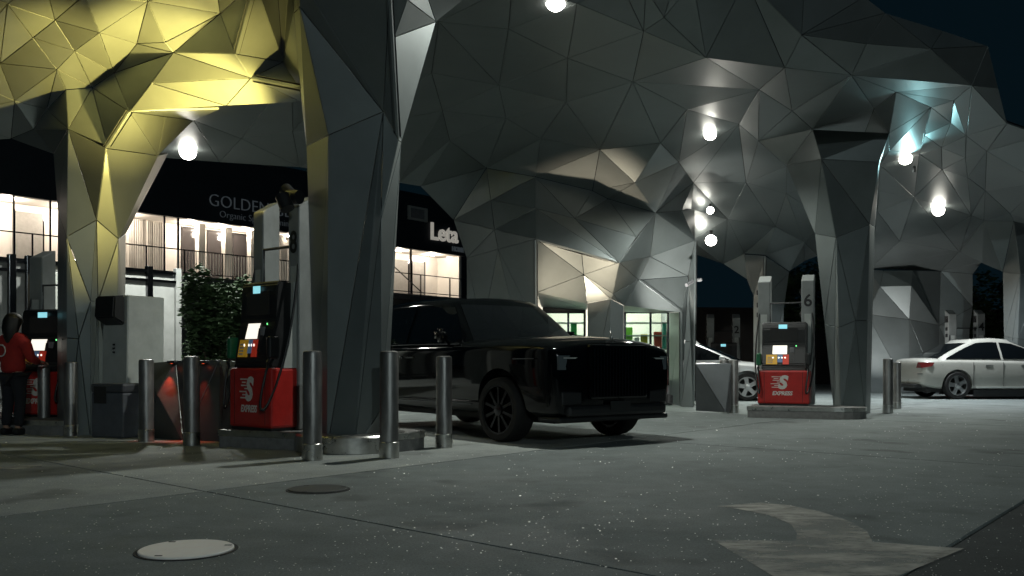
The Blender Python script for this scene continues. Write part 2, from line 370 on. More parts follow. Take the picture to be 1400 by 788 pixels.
# --- main ceiling, front edge and far underside
A = [(150, 120, 13.6), (400, 100, 12.6), (430, -20, 10.9), (560, -20, 11.0), (700, -20, 11.1), (850, -20, 11.4), (883, -15, 11.5), (919, -15, 11.6), (948, -25, 11.6), (1020, -28, 12.0), (1100, -25, 12.3), (1182, -4, 12.6), (1211, 18, 12.8), (1289, 42, 13.4), (1351, 63, 13.8),
     (1365, 121, 14.4), (1377, 169, 15.9), (1425, 186, 16.6), (1425, 251, 19.), (1425, 310, 24.), (1386, 303, 25.), (1345, 302, 25.2), (1312, 345, 28), (1189, 368, 29.5), (1118, 350, 28.6), (1100, 357, 28.4), (1079, 371, 28.), (1046, 349, 27.2), (1018, 347, 27.4), (1021, 382, 27.6), (989, 361, 27.8), (945, 346, 27.8),
     (945, 329, 25.), (945, 286, 22.0), (932, 288, 20.1), (896, 291, 19.2), (831, 272, 19.4), (810, 261, 19.3), (732, 242, 19.0), (671, 274, 19.4), (620, 301, 19.8), (575, 255, 19.0), (545, 250, 18.8), (480, 240, 18.4), (410, 229, 18.1), (300, 222, 17.6), (200, 214, 17.),
     (265, 165, 14.9), (330, 190, 16.2), (400, 180, 15.8), (460, 110, 13.8), (480, 175, 15.9), (789, 5, 11.7), (776, 80, 13.5), (774, 140, 15.3), (865, 112, 14.6), (880, 43, 12.6), (908, 24, 12.1), (965, 79, 12.9), (1038, 123, 14.8), (939, 150, 16.1), (1010, 170, 17.1),
     (590, 100, 14.2), (682, 117, 15.0), (605, 152, 15.7), (692, 162, 16.2), (615, 193, 16.8), (695, 40, 12.3), (600, 30, 12.0), (928, 222, 18.9), (903, 196, 17.7), (739, 190, 16.8), (820, 205, 17.1), (868, 250, 18.5), (665, 230, 17.3), (1073, 93, 13.1), (1164, 103, 13.5), (1329, 117, 14.0), (1083, 152, 15.9),
     (1195, 149, 15.8), (1225, 126, 14.6), (1273, 147, 15.3), (1037, 193, 18.0), (1111, 177, 16.9), (1216, 182, 16.5), (1096, 48, 12.5), (1185, 60, 12.95), (1273, 67, 13.3), (1203, 225, 18.3), (1216, 206, 17.5), (1257, 211, 18.3), (1264, 185, 17.4), (1287, 202, 17.9), (1288, 232, 19.6), (1320, 216, 18.3),
     (1323, 243, 20.0), (1300, 168, 16.5), (1321, 186, 16.9), (1349, 207, 17.8), (1304, 138, 14.9), (1347, 261, 21.5), (1381, 292, 24.), (1328, 295, 24.6), (1075, 228, 19.8), (1075, 265, 22.3), (1130, 300, 24.8), (1020, 250, 21.6), (995, 300, 24.8), (1060, 310, 26.2), (1100, 332, 27.4), (1200, 290, 24.2),
     (1250, 270, 22.6), (1230, 330, 27.2), (1290, 318, 26.), (1160, 240, 20.8), (948, 250, 20.6)]
_r = random.Random(4)
def calm(p):          # the wide middle of the ceiling is nearly flat and dips slowly towards the kiosk
    if 560 <= p[0] <= 945 and 0 <= p[1] <= 232 and (p[0], p[1]) not in ((908, 24),):
        z = 5.5 - max(0, p[1] - 120) * .0038 + _r.uniform(-.025, .025); return (p[0], p[1], F * (z - CH) / (HZ - p[1]))
    return p
A = [calm(p) for p in A]
bA = [(150, 120), (400, 100), (430, -20), (560, -20), (700, -20), (850, -20), (883, -15), (919, -15), (948, -25), (1020, -28), (1100, -25), (1182, -4), (1211, 18), (1289, 42), (1351, 63), (1365, 121), (1377, 169), (1425, 186), (1425, 251), (1425, 310), (1386, 303), (1345, 302), (1312, 345), (1189, 368), (1118, 350), (1100, 357), (1079, 371),
      (1046, 349), (1018, 347), (1021, 382), (989, 361), (945, 346), (945, 329), (945, 286), (932, 288), (896, 291), (831, 272), (810, 261), (732, 242), (671, 274), (620, 301), (575, 255), (545, 250), (480, 240), (410, 229), (300, 222), (200, 214)]
eA = [((948, -25), (965, 79)), ((965, 79), (1073, 93)), ((1073, 93), (1164, 103)), ((1164, 103), (1329, 117)), ((1329, 117), (1351, 63)), ((1329, 117), (1365, 121)), ((908, 24), (965, 79)), ((965, 79), (1038, 123)), ((776, 80), (865, 112)), ((865, 112), (939, 150)), ((939, 150), (1010, 170)), ((776, 80), (774, 140)),
      ((865, 112), (880, 43)), ((880, 43), (908, 24)), ((865, 112), (965, 79)), ((1216, 182), (1273, 147)), ((1225, 126), (1273, 147)), ((1216, 182), (1216, 206)), ((1216, 206), (1273, 147)), ((1257, 211), (1273, 147)), ((1216, 206), (1203, 225)), ((865, 112), (1038, 123)), ((776, 80), (880, 43)), ((1211, 18), (1273, 67)), ((1273, 67), (1329, 117)), ((1096, 48), (1211, 18))]
skin('ceiling', cdt(A, bA, eA), canopy, maxedge=6)
# --- columns: lists of quads / triangles through named photo points
def facets(part, pts, faces, m=STEEL, parent=None, maxedge=2.2):
    tris = []
    for f_ in faces:
        v = [P(*pts[k]) for k in f_]
        tris += [(v[0], v[i], v[i + 1]) for i in range(1, len(v) - 1)]
    return skin(part, tris, parent or canopy, m, maxedge)
c2 = dict(a=(78, 597, 12.95), b=(92, 600, 12.2), c=(124, 602, 12.25), d=(160, 597, 12.7), e=(158, 400, 12.6), f=(79, 289, 12.95), g=(91, 324, 12.15), h=(132, 301, 12.25), i=(162, 327, 12.5), j=(73, 211, 13.4), k=(93, 177, 12.2), l=(145, 203, 12.1), m=(216, 213, 13.4), n=(177, 153, 12.0), o=(265, 165, 14.9), p=(124, 412, 12.3), q=(134, 412, 12.42), r=(136, 600, 12.45), s=(300, 150, 12.6), t=(170, 597, 13.4), u=(172, 320, 13.4), w=(230, 210, 14.6))
facets('column', c2, ['abgf', 'fgkj', 'gbcp', 'gph', 'hpq', 'qpcr', 'hqi', 'qrdi', 'kgh', 'klh', 'lhi', 'lim', 'nlm', 'nmos', 'itdi'[:3], 'iut', 'iuw', 'imw'])
c1 = dict(a=(431, 612, 10.35), b=(447, 616, 9.95), c=(484, 618, 9.85), d=(527, 610, 10.25), e=(418, 236, 10.6), f=(419, 200, 10.55), g=(402, 18, 10.1), h=(410, 10, 9.6), i=(449, 185, 9.95), k=(524, 153, 9.9), l=(533, -30, 9.05), m=(410, -30, 9.35), n=(545, 192, 10.0), o=(539, 51, 9.55), p=(549, 195, 10.25), q=(596, 30, 10.35), r=(557, 0, 9.4), s=(585, -2, 9.9), t=(640, -5, 10.6), u=(640, -40, 10.6), v=(521, 300, 9.95), w=(585, -40, 9.8), x=(540, -35, 9.1), y=(395, -30, 10.6), z=(521, 560, 10.05), A=(378, -30, 11.0), B=(387, 85, 11.6), C=(412, 140, 11.5))
facets('column', c1, ['abif', 'fihg', 'ikhi'[:3], 'khml'[:3], 'kml', 'bcki', 'ckv', 'cvz', 'czd', 'vnpz', 'zpd', 'vkn', 'kln'[:3], 'lno'[:3], 'lor', 'lrx', 'onpq', 'orq', 'rsq', 'rxws', 'sqt', 'swut', 'gmh', 'gym', 'yAB', 'yBg', 'gBC', 'gCf'], maxedge=4.2)
c3 = dict(a=(1140, 566, 17.3), b=(1150, 571, 16.95), c=(1183, 568, 17.1), d=(1114, 320, 17.3), e=(1143, 325, 16.95), f=(1189, 307, 17.0), g=(1075, 226, 17.7), h=(1123, 218, 16.55), i=(1202, 222, 16.55), j=(1111, 177, 16.9), k=(1216, 182, 16.5), l=(1037, 193, 18.0), m=(1203, 225, 18.3), n=(1196, 310, 17.6), o=(1190, 566, 17.6))
facets('column', c3, ['abed', 'bcfe', 'dehg', 'efh', 'fih', 'hikj', 'ghjl', 'ifnm', 'fcon', 'ikm'], m=STEEL)
cb = dict(a=(1030, 545, 26.6), b=(1040, 547, 26.2), c=(1068, 545, 26.6), d=(1021, 382, 27.), e=(1018, 348, 27.), f=(1046, 350, 26.4), g=(1079, 372, 27.6), h=(1044, 410, 26.2), i=(1030, 405, 26.8), j=(1072, 420, 26.8))
facets('column', cb, ['abhi', 'bcjh', 'ihfe', 'hjg', 'hgf', 'ied'], maxedge=3)
c4 = dict(a=(1374, 548, 25.4), b=(1388, 550, 25), c=(1425, 550, 25), d=(1371, 372, 25.4), e=(1386, 303, 25), f=(1345, 302, 25.2), g=(1425, 306, 25.), h=(1395, 375, 24.7), i=(1425, 380, 24.7), j=(1312, 345, 27.5), k=(1343, 360, 26.6), l=(1328, 295, 25.8))
facets('column', c4, ['abhd', 'bcih', 'dhef', 'hige', 'fdk', 'fkj', 'fjl'], maxedge=3)
# roof deck over the skins
dk = [P(430, 0, 11.5), P(900, 0, 12.6), P(1180, 40, 15.2), P(1330, 120, 18), P(1420, 240, 26), P(1300, 300, 29), P(1000, 300, 27), P(620, 260, 20), P(300, 215, 17.5), P(-60, 60, 13.5), P(-60, 0, 10.5)]
o = MB().prism([(v.x, v.y - 14, 5.72) for v in dk], (0, 0, .15)).build('roof_deck', SEAM, canopy)
# ------------------------------------------------------------------ canopy lamps
def downlight(px, py, d, power, label, col=(.96, 1, .92), r=.115, cone=135, uplight=False):
    loc = P(px, py, d); e = empty('canopy_lamp', loc); tag(e, label, 'lamp', 'canopy lamps')
    MB().lathe([(r * .3, r * 1.8), (r * .3, r * .7)], n=16, cap=False).build('housing', BLACKP, e, smooth=True, auto=40)
    MB().lathe([(r * .4, .9 * r), (r * .8, .6 * r), (r * .97, .25 * r), (r, .005), (r * .95, -.3 * r), (r * .78, -.6 * r), (r * .45, -.85 * r), (.0005, -.95 * r)], n=24).build('lens', LENS, e, smooth=True)
    lamp('bulb', 'SPOT', (0, 0, -r - .03), power, col, (0, 0, -5), r * .8, cone, .6, e)
downlight(257, 208, 16.6, 1500, 'bright white lamp under the canopy above the dark shop sign', r=.15)
downlight(760, 2, 11.55, 680, 'white lamp at the top edge over the black car', cone=165, r=.13)
downlight(971, 184, 17.3, 420, 'warm white lamp in mid ceiling right of the kiosk')
downlight(1238, 217, 18.4, 500, 'small oval lamp next to the teal lit facets', r=.13)
downlight(1283, 288, 23.6, 1500, 'brightest bluish white lamp above the white car', col=(.9, .97, 1), r=.15)
downlight(971, 288, 22.4, 120, 'tiny lamp beside the kiosk roof corner', r=.09)
downlight(972, 329, 24.6, 800, 'far round lamp above the dark arch right of the kiosk', r=.15)

# ------------------------------------------------------------------ shop kiosk with faceted skin
kiosk = empty('kiosk_building', GD(800, 20)); tag(kiosk, 'steel faceted kiosk building with lit shop windows behind the black car', 'building')
K = dict(a=(620, 301, 19.8), b=(671, 274, 19.4), c=(732, 242, 19.0), d=(732, 285, 18.75), e=(733, 327, 18.4), f=(676, 314, 19.2), g=(681, 341, 19.1), h=(638, 353, 19.6), i=(786, 299, 18.9), j=(810, 261, 19.3), k=(831, 272, 19.4), l=(896, 291, 19.2), m=(870, 324, 18.7), n=(847, 359, 18.5), o=(795, 343, 18.8), p=(798, 376, 19.15), q=(950, 329, 19.5), r=(889, 351, 19.2), s=(941, 378, 20.15),
         t=(932, 288, 20.1), u=(873, 383, 19.5), v=(931, 427, 20.0), w=(838, 402, 19.2), x=(734, 400, 18.9), y=(803, 415, 19.5), z=(835, 409, 19.3), A=(853, 418, 19.6), B=(638, 560, 19.5), C=(734, 562, 18.7), D=(948, 558, 19.9), E=(931, 556, 20.0), F=(803, 558, 19.5), G=(835, 559, 19.3), H=(853, 558, 19.6), I=(950, 286, 21.6), J=(915, 428, 20.9), K=(853, 427, 20.9), L=(803, 424, 20.9), M=(740, 420, 20.9), N=(915, 551, 20.9))
facets('wall', K, ['abf', 'bdf', 'bcd', 'afh', 'fgh', 'fde', 'feg', 'cji', 'cid', 'din', 'dne', 'ijk', 'ikm', 'klm', 'imn', 'lnr', 'lrq', 'ltq', 'tIq', 'qrs', 'nru', 'rsu', 'svu', 'nuw', 'uvA', 'uAw', 'Awz', 'eno', 'eop', 'onp', 'npw', 'exp', 'xyp', 'yzp', 'zwp', 'hgB', 'geC', 'gCB', 'exC', 'sqDE'[:3], 'sDE', 'sEv', 'FGzy', 'GHAz', 'vENJ', 'xyLM', 'uvJ'[:3], 'AvJK'], parent=kiosk, maxedge=2.4)
# shop front between pillars
kf = empty('shop_front', (0, 0, 0), parent=kiosk); o_ = -kiosk.location
def kbox(name, m, px0, px1, z0, z1, d0, d1, parent=None, bev=0):
    x0, x1 = GD(px0, d0).x, GD(px1, d0).x; return box(name, m, parent or kiosk, (x0 + o_.x, x1 + o_.x, d0 + o_.y, d1 + o_.y, z0, z1), bev)
bpy.data.objects.remove(kf)
for (a, b) in ((742, 801), (853, 915)):
    fr = kbox('window', TRIM, a, a + 3, .5, 2.3, 21.0, 21.06)
    for q in (b - 3, (a + b) / 2 + 4): kbox('mullion', TRIM, q, q + 3, .5, 2.3, 21.0, 21.06)
    kbox('window_head', TRIM, a, b, 2.1, 2.3, 20.98, 21.07); kbox('sill', TRIM, a, b, .45, .56, 20.97, 21.1)
    kbox('stall_riser', GREYW, a, b, 0, .45, 21.0, 21.1)
    g = kbox('pane', DIMGLASS, a + 3, b - 3, .56, 2.1, 21.03, 21.035)
GLASS = bpy.data.materials.new('clear shop glass'); GLASS.use_nodes = True
_n = GLASS.node_tree.nodes; _l = GLASS.node_tree.links; _n.clear(); _o = _n.new('ShaderNodeOutputMaterial'); _t = _n.new('ShaderNodeBsdfTransparent'); _t.inputs[0].default_value = (.8, .9, .86, 1); _g = _n.new('ShaderNodeBsdfGlossy'); _g.inputs['Roughness'].default_value = .03; _x = _n.new('ShaderNodeMixShader'); _x.inputs[0].default_value = .08
_l.new(_t.outputs[0], _x.inputs[1]); _l.new(_g.outputs[0], _x.inputs[2]); _l.new(_x.outputs[0], _o.inputs[0])
for o in kiosk.children:
    if o.name.startswith('pane') and not o.name.startswith('panel'): o.data.materials[0] = GLASS
kbox('interior_wall', WHITEW, 735, 930, 0, 2.9, 23.6, 23.7); kbox('interior_floor', GREYW, 735, 930, .0, .03, 21.1, 23.6); kbox('interior_ceiling', WHITEW, 735, 930, 2.6, 2.65, 21.1, 23.6)
kbox('side_wall', GREYW, 733, 735, 0, 2.65, 21.1, 23.6); kbox('side_wall', GREYW, 928, 930, 0, 2.65, 21.1, 23.6)
cl = [(.05, .4, .1), (.6, .5, .05), (.7, .25, .03), (.5, .06, .03), (.1, .5, .4), (.6, .6, .55), (.12, .2, .45), (.3, .75, .08)]
CM = [mat('packet colour %d' % i, c, .5) for i, c in enumerate(cl)]
lamp('shop_light', 'AREA', (GD(830, 22).x + o_.x, 22 + o_.y, 2.5), 60, (.85, 1, .85), (GD(830, 22).x + o_.x, 22 + o_.y, 0), parent=kiosk).data.size = 1.8
for px in (760, 790, 880, 900): kbox('light_tube', LENS, px, px + 5, 2.50, 2.56, 21.4, 23.2)
for zz in (.95, 1.3, 1.62, 1.92):
    kbox('shelf', GREYP, 744, 800, zz - .03, zz, 21.5, 21.85); kbox('shelf', GREYP, 855, 916, zz - .03, zz, 21.5, 21.85)
for px, zz, w_, h, ci, nm, lb in ((748, 1.3, .13, .5, 5, 'display_card', 'white display card behind the left kiosk window'), (762, 1.62, .1, .26, 6, 'carton', 'blue carton on the top shelf of the left kiosk window'), (776, 1.3, .12, .3, 4, 'carton', 'teal carton in the left kiosk window'), (785, 1.62, .14, .3, 0, 'poster_card', 'green card high in the left kiosk window'), (793, 1.3, .1, .24, 5, 'carton', 'white carton at the right end of the left kiosk window'),
                             (860, 1.3, .2, .5, 7, 'snack_bag', 'bright green snack bag in the right kiosk window'), (872, 1.3, .1, .26, 5, 'carton', 'white carton beside the bright green snack bag'), (882, 1.3, .16, .34, 1, 'carton', 'yellow carton in the middle of the right kiosk window'), (884, .95, .12, .26, 0, 'carton', 'dark green carton under the yellow carton'), (901, 1.3, .18, .4, 3, 'carton', 'dark red carton right of the window bar'), (903, .95, .2, .3, 2, 'crate', 'orange crate low in the right kiosk window'), (910, 1.3, .09, .6, 4, 'display_card', 'teal display card at the right end of the kiosk window')):
    x = GD(px, 21.4).x; o = MB().box(-w_ * .5, w_ * .5, 0, .12, 0, h, .012).build(nm, CM[ci]); o.location = (x, 21.52, zz); tag(o, lb, 'packet', 'goods in the kiosk windows')
# wall security camera
e = empty('security_camera', P(950, 385, 19.7), scale=.6); tag(e, 'grey security camera on a bracket at the kiosk corner', 'security camera')
MB().tube([(0, .25, .05), (0, 0, .05), (-.18, -.12, .0)], .025).build('bracket', GREYW, e, True); MB().tube([(-.1, -.08, .0), (-.36, -.3, -.16)], .065, 12).build('camera_body', GREYW, e, True, auto=40); MB().tube([(.0, -.02, .02), (.22, -.14, .06)], .06, 12).build('junction_box', GREYW, e, True, auto=40)

# --- faceted boundary wall at right rear
pw = empty('panel_wall', GD(1260, 30)); tag(pw, 'pale faceted steel wall behind the white car', 'wall')
Wd = dict(a=(1186, 368, 29.6), b=(1248, 370, 29.2), c=(1286, 371, 29.6), d=(1330, 375, 29.3), e=(1330, 420, 29.4), f=(1326, 450, 29.3), g=(1322, 537, 29.3), h=(1203, 392, 29.2), i=(1246, 391, 28.9), j=(1243, 437, 29.3), k=(1186, 430, 29.4), l=(1186, 538, 29.4), m=(1243, 537, 29.2), n=(1284, 445, 29.5), o=(1284, 537, 29.3), p=(1312, 343, 28.4), q=(1208, 370, 29.4), r=(1343, 358, 28.6))
facets('wall', Wd, ['aqh', 'qbi', 'qih', 'hij', 'ahk', 'hjk', 'kjml', 'bcni', 'inj', 'jnom', 'cden', 'nefn'[:3], 'nfgo', 'acp'[:3], 'cdr', 'crp'], parent=pw, maxedge=3)
# far walls and dark background masses
o = MB().box(-14, 40, 0, 1, -.1, 3.6).build('boundary_wall', BRICKB); o.location = (14, 44, 0); o.rotation_euler = (0, 0, R(6)); tag(o, 'brown rendered wall seen through the dark arch', 'wall')

# ------------------------------------------------------------------ shops on the upper floor, left
AN = Vector((-14, 38, 0)); FU = UD.copy(); FN = Vector((FU.y, -FU.x, 0))     # along the front, and out of it
shop = empty('shop_building', AN, math.atan2(FU.y, FU.x)); tag(shop, 'two storey shop building with dark fascia and brightly lit balcony', 'building')
def S(px, off=0.):       # local x on the plane off metres behind the front
    a = AN - FN * off; r = (px - CX) / F; return (r * a.y - a.x) / (FU.x - FU.y * r)
def SZ(px, py, off=0.):
    s = S(px, off); d = (AN - FN * off).y + FU.y * s; return CH + (HZ - py) * d / F
def sbox(name, m, px0, px1, z0, z1, y0, y1, parent=None, off=None):
    return box(name, m, parent or shop, (S(px0, y0 if off is None else off), S(px1, y0 if off is None else off), y0, y1, z0, z1))
FL, FB, FT = 4.62, 7.02, 9.9
s0, s1 = S(-120), S(636)
box('fascia', NAVY, shop, (s0, s1, 0, .25, FB, FT)); box('fascia_cap', NAVY, shop, (s0, s1, -.05, .3, FT, FT + .12)); box('fascia_ledge', NAVY, shop, (S(540), s1, -.03, -.002, 8.66, 8.72))
box('balcony_floor', GREYW, shop, (s0, s1, 0, 2.0, FL - .3, FL)); box('soffit', WHITEW, shop, (s0, s1, .25, 2.0, FB + .02, FB + .1)); box('back_wall', WHITEW, shop, (s0, s1, 2.0, 2.2, FL, FB + .1))
box('ground_floor_wall', GREYW, shop, (s0, s1, .6, .8, 0, FL - .3)); box('end_wall', WHITEW, shop, (s1 - .2, s1 - .002, .3, 2.0, FL, FB)); box('roof', NAVY, shop, (s0, s1, .3, 12, 9.3, 9.5)); box('side_wall', GREYW, shop, (s1 - .15, s1, 2.2, 12, 0, 9.3))
def bw(name, m, a, b, z0, z1, dy=.03): return sbox(name, m, a, b, z0, z1, 2.0 - dy, 1.998, off=2.0)
for a, b in ((248, 272), (283, 306), (318, 342), (400, 412)):
    w = bw('window', TRIM, a - 1, b + 1, FL + .06, FB - .02, .04); bw('pane', DIMGLASS, a, b, FL + .12, FB - .08, .05)
for a, b in ((20, 58), (536, 557), (563, 579)):
    bw('door', DOORG, a, b, FL + .02, FL + 2.05 if a > 100 else FB - .25, .05); bw('door_frame', TRIM, a - 1.5, a, FL, FL + 2.1 if a > 100 else FB - .2, .07); bw('door_frame', TRIM, b, b + 1.5, FL, FL + 2.1 if a > 100 else FB - .2, .07)
bw('wall_panel', WHITEW, 590, 606, FL + .2, FL + 1.75, .02); bw('pipe_column', GREYP, 616, 625, FL, FB, .25)
for px in (18, 68, 224, 243, 561): sbox('balcony_post', TRIM, px, px + 2.2, FL, FB, .05, .12)
for px in (272, 308, 343, 384): sbox('balcony_column', WHITEW, px, px + 9, FL, FB, .9, 1.2, off=.9)
# curtains
bm = MB(); 
for a, b in ((173, 194), (199, 222)):
    x0, x1 = S(a, 1.6), S(b, 1.6); pts = []; n = 40
    for i in range(n + 1): pts.append((x0 + (x1 - x0) * i / n, 1.6 + .05 * math.sin(i * 1.25) + .02 * math.sin(i * 2.7), FL + .05))
    pts = pts + [(p[0], p[1] + .015, p[2]) for p in pts[::-1]]
    c = MB().prism(pts, (0, 0, FB - FL - .08)).build('curtain', CURT, shop)
# railing
rail = box('railing', TRIM, shop, (s0, s1, -.025, .025, FL + 1.05, FL + 1.095))
for px in list(range(-8, 420, 52)) + [535, 575, 615]: x = S(px); box('railing_post', TRIM, rail, (x - .03, x + .03, -.03, .03, FL - .1, FL + 1.048))
box('rail', TRIM, rail, (s0, s1, -.02, .02, FL + .1, FL + .14))
bl = MB(); x = S(243)
while x < S(420): bl.box(x, x + .025, -.012, .012, FL + .14, FL + 1.05); x += .14
o = bl.build('baluster', GREYP, rail); o['kind'] = 'stuff'
MB().tube([(S(533), -.05, FL + 1.5), (S(575), -.05, FL + .15)], .03).build('stair_rail', TRIM, shop)
fx = MB().box(S(557), S(583), -.1, -.002, SZ(557, 300), SZ(557, 281)).build('vent_box', GREYP, shop); MB().box(S(560), S(578), -.13, -.102, SZ(557, 297), SZ(557, 284)).build('vent_grille', GREYW, fx)
sgn = text('letter', 'GOLDEN GLO', .76, SIGNG, shop, (S(284), -.05, SZ(284, 281)), (R(90), 0, 0), .02, space=1.02, off=-.012); letters(sgn)
text('sign_subtitle', 'Organic Spray Tanning', .42, SIGNG, shop, (S(299), -.05, SZ(299, 297)), (R(90), 0, 0), .01, off=-.008)
lt = text('letter', 'Leta', 1.3, SIGNW, shop, (S(587), -.06, SZ(588, 327)), (R(90), 0, 0), .04, off=.03); letters(lt)
text('sign_subtitle', 'HOME', .34, SIGNG, shop, (S(617), -.06, SZ(617, 343)), (R(90), 0, 0), .02, off=.02)
for px in (-60, 10, 90, 170, 260, 300, 335, 390, 470, 545, 590, 618):
    x = S(px, 1.); lf = box('balcony_lamp', LENS, shop, (x - .25, x + .25, 1.02, 1.12, FB - .03, FB + .015)); lamp('balcony_bulb', 'POINT', (x, .95, FB - .18), 120, (1, .86, .7), size=.12, parent=shop)
# plain dark block behind
o = MB().box(0, 14, 0, 10, 0, 11).build('dark_building', NAVY); o.location = AN + FU * (S(636) + 1.) - FN * 6; o.rotation_euler = (0, 0, math.atan2(FU.y, FU.x)); tag(o, 'dark building end rising behind the shop row', 'building')

# ------------------------------------------------------------------ left boundary fence, hedge
fe = empty('panel_fence', GD(0, 15.7), math.atan2(FU.y, FU.x)); tag(fe, 'pale panel fence with dark posts and rails at left', 'fence')
def FS(px):
    r = (px - CX) / F; a = fe.location; return (r * a.y - a.x) / (FU.x - FU.y * r)
FENCEM = mat('fence panel grey', (.22, .225, .22), .6, var=.15, scale=3)
fx = [FS(p) for p in (-60, -25, 16, 40, 52, 100, 160, 204, 243)]
for i in range(len(fx) - 1):
    if i not in (3,): box('fence_panel', FENCEM, fe, (fx[i] + .06, fx[i + 1] - .06, .02, .06, .25, 2.7), .008)
for i, x in enumerate(fx): box('post', TRIM if i < 8 else FENCEM, fe, (x - .06, x + .06, -.05, .07, 0, 2.85), .01)
for z in (.3, 2.55, 2.72): box('rail', TRIM, fe, (fx[0], fx[-1], -.045, -.005, z, z + .05))
x = FS(62); eb = box('cabinet', GREYP, fe, (x - .22, x + .22, -.5, -.1, .5, 2.55), .02); box('cabinet_door', GREYP, eb, (x - .18, x + .18, -.512, -.501, .6, 2.4), .005)
def foliage(name, n, cx, cy, cz, rx, ry, rz, s, m, parent, seed):
    rd = random.Random(seed); bm = bmesh.new(); cl = [(rd.uniform(-1, 1), rd.uniform(-1, 1), rd.uniform(-1, 1), rd.uniform(.25, .5)) for _ in range(26)]
    for i in range(n):
        c = rd.choice(cl); v = Vector((rd.gauss(0, 1), rd.gauss(0, 1), rd.gauss(0, 1))).normalized() * c[3] * rd.uniform(.7, 1.05)
        p = Vector((cx + rx * (c[0] * .75 + v.x), cy + ry * (c[1] * .75 + v.y), cz + rz * (c[2] * .75 + v.z)))
        if p.z < .05: continue
        q = Matrix.Rotation(rd.uniform(0, 6.3), 3, 'Z') @ Matrix.Rotation(rd.uniform(-1.2, 1.2), 3, 'X'); k = s * rd.uniform(.6, 1.3)
        vs = [bm.verts.new(p + q @ Vector(t) * k) for t in ((-.5, 0, 0), (0, -.28, .06), (.55, 0, 0), (0, .28, .06))]; bm.faces.new(vs)
    me = bpy.data.meshes.new(name); bm.to_mesh(me); me.materials.append(m); return link(bpy.data.objects.new(name, me), parent)
hd = empty('hedge_bush', GD(297, 15.6)); tag(hd, 'dark leafy hedge bush behind the left pump', 'bush')
f_ = foliage('foliage', 9000, 0, 0, 1.3, .62, .6, 1.22, .11, LEAF, hd, 3)
for k in range(5): MB().tube([(random.uniform(-.3, .3), random.uniform(-.2, .2), 0), (random.uniform(-.5, .5), random.uniform(-.3, .3), 1.6)], [.03, .012], 6).build('stem', BARK, hd)
for px, d, h, sd, lb in ((1350, 36, 4.2, 5, 'dark tree seen through the arch at far right'), (1100, 38, 5.0, 6, 'dark tree behind the far pump mast in the middle arch')):
    t = empty('tree', GD(px, d)); tag(t, lb, 'tree', 'dark trees beyond the arches'); MB().tube([(0, 0, 0), (.1, 0, h * .5), (0, .1, h * .8)], [.14, .1, .04], 8).build('trunk', BARK, t); foliage('crown', 5000, 0, 0, h * .72, 1.5, 1.4, h * .33, .2, LEAF, t, sd)

# ------------------------------------------------------------------ bollards
def bollard():
    e = empty('bollard'); r = .095
    MB().lathe([(r, 0), (r, 1.06), (r - .006, 1.08), (r - .03, 1.09), (.0005, 1.092)], n=28).build('post', BOLL, e, True, auto=40)
    MB().lathe([(r + .008, 0), (r + .008, .16), (r + .002, .165)], n=28, cap=False).build('sleeve', CHROME, e, True, auto=40); return e
B0 = bollard()
bl = [(427, 630, 1., 'stainless bollard at the front corner of the pump island, left of the faceted column'), (532, 627, 1., 'dented stainless bollard just right of the near faceted column'), (607, 613, .96, 'stainless bollard standing before the black car'), (262, 610, .96, 'stainless bollard in front of the red lit steel barrier'), (200, 605, .93, 'stainless bollard between trash bin and steel barrier'),
      (97, 597, .9, 'stainless bollard before the base of the yellow lit column'), (60, 591, .85, 'stainless bollard beside the person in red'), (1003, 566, .94, 'front one of the two bollards left of the far red pump'), (990, 565, .94, 'bollard directly left of the front one beside the far steel barrier'), (1155, 568, .98, 'bollard before the right column at the far pump'), (1214, 566, .96, 'front bollard between the right column and the white car'), (1226, 560, .9, 'bollard half hidden behind another right of the right column')]
for i, (px, py, s, lb) in enumerate(bl):
    o = B0 if i == 0 else copy_tree(B0)
    o.location = G(px, py - 1); o.scale = (s, s, s); o.rotation_euler = (0, 0, random.random() * 6); tag(o, lb, 'bollard', 'stainless steel bollards')

# ------------------------------------------------------------------ pump islands
LD = Vector((.925, -.38, 0)).normalized(); ND = Vector((LD.y, -LD.x, 0)); LA = math.atan2(LD.y, LD.x)     # along the island, out of its front
def island(loc, lx0, lx1, w, label):
    e = empty('pump_island', loc, LA); tag(e, label, 'kerb island', 'pump islands'); n = 10; r = w / 2; h = .19
    def outline(k):
        rr = r + k; return [(lx0 - k, -rr), (lx1, -rr)] + [(lx1 + rr * math.sin(math.pi * i / n), -rr * math.cos(math.pi * i / n)) for i in range(1, n)] + [(lx1, rr), (lx0 - k, rr)]
    MB().prism([(x, y, 0) for x, y in outline(0)], (0, 0, h)).build('kerb', CONC, e)
    o1, o2 = outline(.012), outline(-.04); vs = [(x, y, z) for z, oo in ((h - .06, o1), (h + .006, o1), (h + .006, o2)) for x, y in oo]; m = len(o1); fs = [(a * m + i, a * m + (i + 1) % m, (a + 1) * m + (i + 1) % m, (a + 1) * m + i) for a in (0, 1) for i in range(m)]
    mesh('edge_band', vs, fs, CHROME, e)
    return e
I1 = G(300, 611); c1b = GD(478, 10.35)
